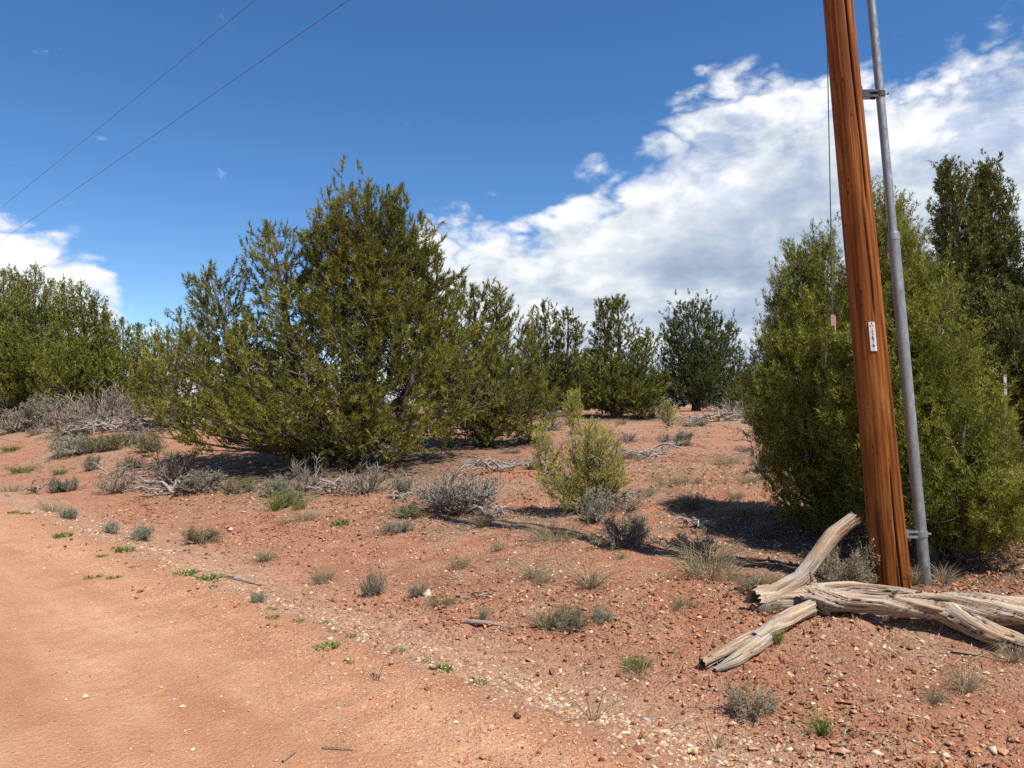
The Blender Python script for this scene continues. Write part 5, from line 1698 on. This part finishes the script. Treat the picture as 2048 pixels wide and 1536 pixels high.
roots(*(2.483, 13.344, 0.446, 0.143), 'small bleached roots below the root tangle', 3, 15)
roots(*(5.662, 17.760, 0.738, 0.404), 'dark dead branch heap on the far slope by the rounded juniper', 6, 16, True)
roots(*(5.338, 23.359, 0.939, 0.344), 'fallen dead branch right of the pinyon seedling', 4, 17, True)
roots(*(7.636, 27.387, 2.937, 0.367), 'long line of grey dead branches on the far slope', 7, 18)
roots(*(2.109, 32.772, 2.417, 1.318), 'heap of bleached bare limbs beside the bare-limbed pinyon', 9, 19)
for p, lb in (((3.347, 10.515, 0.563, 0.211), 'dry grass clump by the rounded juniper, uppermost of three'), ((2.730, 8.497, 0.511, 0.193), 'dry grass clump by the rounded juniper, lowest of three'),
              ((2.241, 10.606, 0.709, 0.199), 'dry grass clump in the middle of the far slope'), ((3.667, 12.863, 0.947, 0.207), 'shaded grass band on the far slope'),
              ((2.592, 10.735, 0.431, 0.187), 'grey-green tuft right of the far middle clump'), ((1.729, 9.727, 0.390, 0.143), 'low grass right of the sapling'), ((2.816, 9.446, 0.379, 0.152), 'dry grass clump by the rounded juniper, middle of three')):
    grass(*p, 'wide', lb, M_DRYGREEN)

LANDMARKS = [((-0.624, 9.441), 'the central grey bush'), ((0.850, 9.029), 'the pale sapling'), ((1.133, 7.511), 'the dark rounded sagebrush'), ((2.132, 8.888), 'the round broom-like bush'),
             ((1.666, 6.392), 'the broad shaded grass clump'), ((0.421, 5.456), 'the lone grey-green shrub'), ((-0.199, 5.537), 'the pale curved stick'), ((-1.221, 6.617), 'the two-toned shrub'),
             ((-1.818, 7.198), 'the greyish grass clump'), ((-0.802, 6.477), 'the tuft with the tan stone'), ((-0.302, 6.136), 'the dark split stick'), ((1.509, 7.271), 'the white curved branch'),
             ((1.983, 8.069), 'the roots under the broom-like bush'), ((2.541, 14.163), 'the far root tangle'), ((5.662, 17.760), 'the far dark branch heap'), ((5.095, 24.369), 'the pinyon seedling'),
             ((3.970, 17.231), 'the two little far brushes'), ((2.785, 17.921), 'the brush by the conical pinyon'), ((-0.664, 18.354), 'the narrower pinyon'), ((-3.263, 15.049), 'the largest pinyon'),
             ((-6.295, 13.965), 'the large tangled brush'), ((-7.064, 13.477), 'the brown-grey brush heap'), ((-11.060, 19.011), 'the silvery sagebrush'), ((-4.383, 8.888), 'the silvery round roadside plant'),
             ((-3.671, 8.888), 'the olive ditch weeds'), ((-2.604, 7.077), 'the grey roadside stick'), ((-3.331, 10.565), 'the bright green grass'), ((-2.103, 9.155), 'the lone green weed'),
             ((-1.609, 11.141), 'the pale silvery sage'), ((-0.192, 8.981), 'the white curled roots'), ((-0.331, 12.687), 'the branches behind the central bush'), ((0.444, 7.732), 'the flat wide tuft'),
             ((1.169, 22.960), 'the dead brush by the narrower pinyon'), ((3.939, 11.753), 'the bare brush by the rounded juniper'), ((-8.200, 16.084), 'the small dark lone shrub'), ((-8.770, 13.780), 'the twisted dead stump'),
             ((-11.804, 21.055), 'the upright forked stick'), ((-2.261, 11.701), 'the brush under the pinyon skirts'), ((-4.489, 12.344), 'the low shaded plant'), ((0.664, 5.515), 'the silvery low plant'),
             ((-0.413, 4.475), 'the biggest green weed'), ((-0.182, 4.295), 'the lowest bright weed'), ((-3.006, 6.896), 'the two wide green weeds'), ((-4.113, 7.966), 'the weed by the silvery plant'),
             ((-5.302, 8.846), 'the lone left road weed'), ((-0.776, 4.295), 'the bent straw stalks'), ((0.414, 3.875), 'the tall dry stalks'), ((1.291, 4.047), 'the foreground shrub'), ((1.546, 3.757), 'the bottom green tuft'),
             ((1.160, 4.596), 'the split limb tip'), ((0.764, 3.766), 'the pale angular stone'), ((2.450, 4.074), 'the drooping bunchgrass'), ((-2.020, 5.995), 'the silvery plant by the stick'),
             ((0.976, 5.595), 'the whitish dry stalks'), ((1.256, 5.534), 'the thin weed clump'), ((0.763, 4.667), 'the greenish weed patch'), ((-7.278, 11.789), 'the pale ditch bunchgrass')]
_used = set()


def where(kind, x, y):
    """a label that places a small thing by the nearest named thing"""
    best = sorted(LANDMARKS, key=lambda l: math.hypot(l[0][0] - x, l[0][1] - y))
    for how in ('', 'a step '):
        for (lx, ly), nm in best[:14]:
            dx, dy = x - lx, (y - ly) * 0.6
            side = ('right of ' if dx > 0 else 'left of ') if abs(dx) > abs(dy) else ('behind ' if dy > 0 else 'in front of ')
            lb = kind + ' ' + how + side + nm
            if lb not in _used:
                _used.add(lb)
                return lb
    return kind


# small dry tufts dotted over the slope
_r = np.random.default_rng(61)
placed = 0
while placed < 52:
    gx, gy = random_ground_points(_r, 1, near=5.2, far=26.0, half=0.66, power=0.8)
    gx, gy = float(gx[0]), float(gy[0])
    gs, gt = to_st(gx, gy)
    if gs < 0.8 or (gx > 1.2 and gy < 6.0) or (gx > 2.4 and gy < 9.5):
        continue
    wd = (0.08 + 0.34 * float(_r.uniform(0, 1)) ** 1.6) * (1 + 0.03 * gy)
    grass(gx, gy, wd, wd * float(_r.uniform(0.28, 0.5)), ['wide', 'tuft', 'mat', 'droop'][placed % 4], where(['grey-green', 'straw', 'grey-green', 'olive'][(placed // 4) % 4] + ' grass tuft', gx, gy), [M_DRYGREEN, M_DRY, M_DRYGREEN, M_OLIVE][(placed // 4) % 4], group='small dry tufts on the slope')
    placed += 1

# broken brush and twig clumps lying about
placed = 0
while placed < 46:
    gx, gy = random_ground_points(_r, 1, near=7.5, far=30.0, half=0.62, power=0.7)
    gx, gy = float(gx[0]), float(gy[0])
    gs, gt = to_st(gx, gy)
    if gs < 2.0 or (gx > 2.2 and gy < 10.5) or abs(gx + 3.2) < 3.0 and abs(gy - 15) < 2.2:
        continue
    wd = float(_r.uniform(0.22, 0.55)) * (1 + 0.02 * gy)
    shrub(gx, gy, wd, wd * float(_r.uniform(0.16, 0.34)), ['dead', 'low', 'dead', 'sage'][placed % 4], where(['broken grey brush', 'low grey-green clump', 'broken grey brush', 'low olive clump'][placed % 4], gx, gy), 'brush_clump', [None, M_SAGE, None, M_OLIVE][placed % 4], 'low brush clumps on the slope')
    placed += 1

# near right
grass(*(1.678, 4.754, 0.126, 0.133), 'tuft', 'bright green grass tuft against the split limb', M_WEED)
grass(*(1.811, 5.223, 0.243, 0.139), 'droop', 'grey-green wispy grass at the low end of the leaning limb', M_DRYGREEN)
shrub(*(1.291, 4.047, 0.317, 0.161), 'olive', 'largest grey-green shrub in the near right foreground', 'shrub', M_DRYGREEN)
grass(*(1.546, 3.757, 0.187, 0.129), 'tuft', 'green grass tuft at the bottom, right of the foreground shrub', M_GRASS)
grass(*(2.450, 4.074, 0.297, 0.168), 'droop', 'grey drooping bunchgrass on the red bank below the trunk', M_DRY)
grass(*(2.214, 3.945, 0.183, 0.105), 'droop', 'thin straw tuft left below the drooping bunchgrass', M_DRYGREEN)
grass(*(2.881, 4.333, 0.259, 0.150), 'droop', 'straw bunchgrass under the trunk side limb', M_DRY)
grass(*(3.066, 5.709, 0.190, 0.190), 'tuft', 'green-yellow grass between pole and pipe', M_DRYGREEN)
grass(*(3.252, 5.649, 0.226, 0.196), 'tuft', 'straw grass just right of the pipe', M_DRY)
grass(*(0.763, 4.667, 0.248, 0.093), 'mat', 'greenish weed patch on the near slope left of the split limb tip', M_GRASS)
grass(*(0.414, 3.875, 0.385, 0.257), 'stalks', 'tall dry stalks fanning out of the road edge near the bottom', M_DRY)
grass(*(-0.776, 4.295, 0.285, 0.157), 'stalks', 'pale bent straw stalks on the road side', M_DRY)
grass(*(0.974, 3.606, 0.263, 0.203), 'stalks', 'dry stalks at the bottom below the foreground shrub', M_DRY)
grass(*(0.775, 4.557, 0.333, 0.182), 'stalks', 'thin straw stalks leaning over the greenish weed patch', M_DRY)

# green weeds along the road
weed(*(-0.413, 4.475, 0.119), 'biggest bright green weed on the road edge, lower middle', None, 'green weeds along the road edge', 0.9)
weed(*(-0.182, 4.295, 0.086), 'bright green weed lowest along the road edge', None, 'green weeds along the road edge', 0.8)
weed(*(-4.113, 7.966, 0.191), 'green weed on the road beside the silvery round plant', None, 'green weeds along the road edge')
weed(*(-5.302, 8.846, 0.189), 'green weed alone on the road at left', None, 'green weeds along the road edge')
weed(*(-3.006, 6.896, 0.193), 'left of two wide green weeds on the road near the grey stick', None, 'green weeds along the road edge', 0.7)
weed(*(-2.778, 6.846, 0.219), 'right of two wide green weeds on the road near the grey stick', None, 'green weeds along the road edge', 0.7)
for px in ((-4.215, 7.716, 0.113), (-3.637, 7.236, 0.106), (-3.830, 6.866, 0.156), (-3.600, 6.786, 0.127), (-1.755, 5.505, 0.095), (-1.568, 5.455, 0.109), (-1.375, 5.465, 0.080), (-1.252, 5.245, 0.077), (-1.106, 5.135, 0.089), (-1.191, 4.855, 0.155),
           (-0.993, 4.585, 0.073), (-0.717, 4.815, 0.090), (-0.530, 4.615, 0.074), (-7.143, 10.737, 0.158), (-6.992, 10.747, 0.144), (-1.854, 5.755, 0.100), (-2.552, 6.395, 0.077)):
    weed(*px, where('tiny green weed', px[0], px[1]), None, 'tiny weeds in the road', 0.6)

# loose sticks
def stick_thing(name, label, p0, p1, r, seed, arc=0.0):
    a = gz(p0, r * 0.8)
    m = ((p0[0] + p1[0]) / 2 + arc, (p0[1] + p1[1]) / 2 - abs(arc))
    o = wood_thing(name, label, a, 'stick')
    gnarled('wood', rel(a, [a, gz(m, r * 0.9), gz(p1, r * 0.5)]), [r, r * 0.95, r * 0.4], o, seed, 1.0, m=16, per_m=60)


stick_thing('stick', 'pale curved stick lying alone on the near slope', (-0.351, 5.617), (-0.022, 5.447), 0.018, 41, 0.02)
stick_thing('stick', 'grey stick at the road edge beside two wide green weeds', (-2.857, 7.157), (-2.344, 7.008), 0.022, 42, 0.03)
stick_thing('stick', 'thin straw-coloured stick on the road near the bottom', (-1.016, 3.344), (-0.980, 3.425), 0.006, 43)
stick_thing('stick', 'brown twig lying on the road bottom middle', (-0.870, 3.464), (-0.726, 3.435), 0.007, 44)
stick_thing('stick', 'pale splinter of wood on the red bank below the trunk', (2.613, 4.463), (2.717, 4.393), 0.012, 45)


# a few bigger loose stones
def stones():
    rng = np.random.default_rng(77)
    temps = []
    g = stone_templates(rng, 4, 0.62)
    import bmesh
    for i, (v, f) in enumerate(g):
        for c, rgb in (('pale', (0.58, 0.45, 0.33)), ('grey', (0.34, 0.30, 0.29)), ('red', (0.43, 0.20, 0.12))):
            bm = bmesh.new()
            bv = [bm.verts.new(p) for p in v]
            for t in f:
                bm.faces.new([bv[k] for k in t])
            bmesh.ops.subdivide_edges(bm, edges=bm.edges[:], cuts=1, smooth=0.55, use_grid_fill=True)
            me = bpy.data.meshes.new('stone')
            bm.to_mesh(me)
            bm.free()
            a = me.attributes.new('Col', 'FLOAT_COLOR', 'POINT')
            a.data.foreach_set('color', np.tile(np.array([*rgb, 1.0], np.float32), len(me.vertices)))
            me.materials.append(M_STONE)
            for p in me.polygons:
                p.use_smooth = True
            temps.append((c, me))
    return temps


ST = stones()


def stone(x, y, w, colour, label, group=None):
    me = SH.choice([m for c, m in ST if c == colour])
    o = obj('stone', me, loc=(x, y, h1(x, y) + 0.06 * w), rotz=SH.uniform(0, 6.28), scale=(w, w, w * 0.7))
    tag(o, label, 'stone', group)


stone(*(2.236, 3.496, 0.069), 'pale', 'largest pale stone at the bottom right corner')
stone(*(1.712, 3.537, 0.061), 'pale', 'pale stone at the bottom edge right of the green tuft')
stone(*(1.559, 3.537, 0.056), 'grey', 'grey stone at the bottom edge below the green tuft')
stone(*(1.146, 3.597, 0.062), 'red', 'flat reddish stone below the foreground shrub')
stone(*(1.168, 3.967, 0.053), 'pale', 'square pale stone left below the foreground shrub')
stone(*(0.764, 3.766, 0.070), 'pale', 'pale angular stone left of the foreground shrub at the road edge')
stone(*(0.707, 3.976, 0.047), 'grey', 'round whitish stone right of the tall dry stalks')
stone(*(-2.321, 4.095, 0.054), 'pale', 'pale flat stone on the open road at left')
stone(*(-1.739, 3.985, 0.042), 'pale', 'tan oval stone in the middle of the road')
stone(*(-1.828, 4.075, 0.024), 'grey', 'small dark stone beside the tan oval one on the road')
stone(*(-2.633, 4.475, 0.030), 'grey', 'small grey stone on the left of the road')
stone(*(-1.475, 3.484, 0.032), 'pale', 'tan stone on the road near the bottom edge')
stone(*(-0.711, 6.427, 0.146), 'pale', 'large tan stone in the dry brown tuft')
stone(*(-3.514, 9.367, 0.125), 'pale', 'whitish stone on the bank above the ditch')
stone(*(0.304, 6.175, 0.058), 'pale', 'white stone on the middle slope above the lone shrub')
stone(*(-3.819, 10.646, 0.100), 'pale', 'white stone on the bank below the largest pinyon')
for px in ((0.964, 3.817, 0.040), (0.848, 3.596, 0.043), (0.946, 3.435, 0.041), (1.305, 3.677, 0.039), (1.492, 3.976, 0.032), (0.301, 4.717, 0.050), (0.047, 4.396, 0.041), (0.585, 4.277, 0.045), (0.563, 3.675, 0.037), (0.214, 4.246, 0.039), (1.621, 4.066, 0.032), (1.936, 3.626, 0.038), (1.999, 3.486, 0.042), (1.855, 4.135, 0.033)):
    cc = SH.choice(['pale', 'pale', 'red'])
    stone(*px, cc, where('small loose %s stone' % ('reddish' if cc == 'red' else 'pale'), px[0], px[1]), 'loose stones in the near gravel')
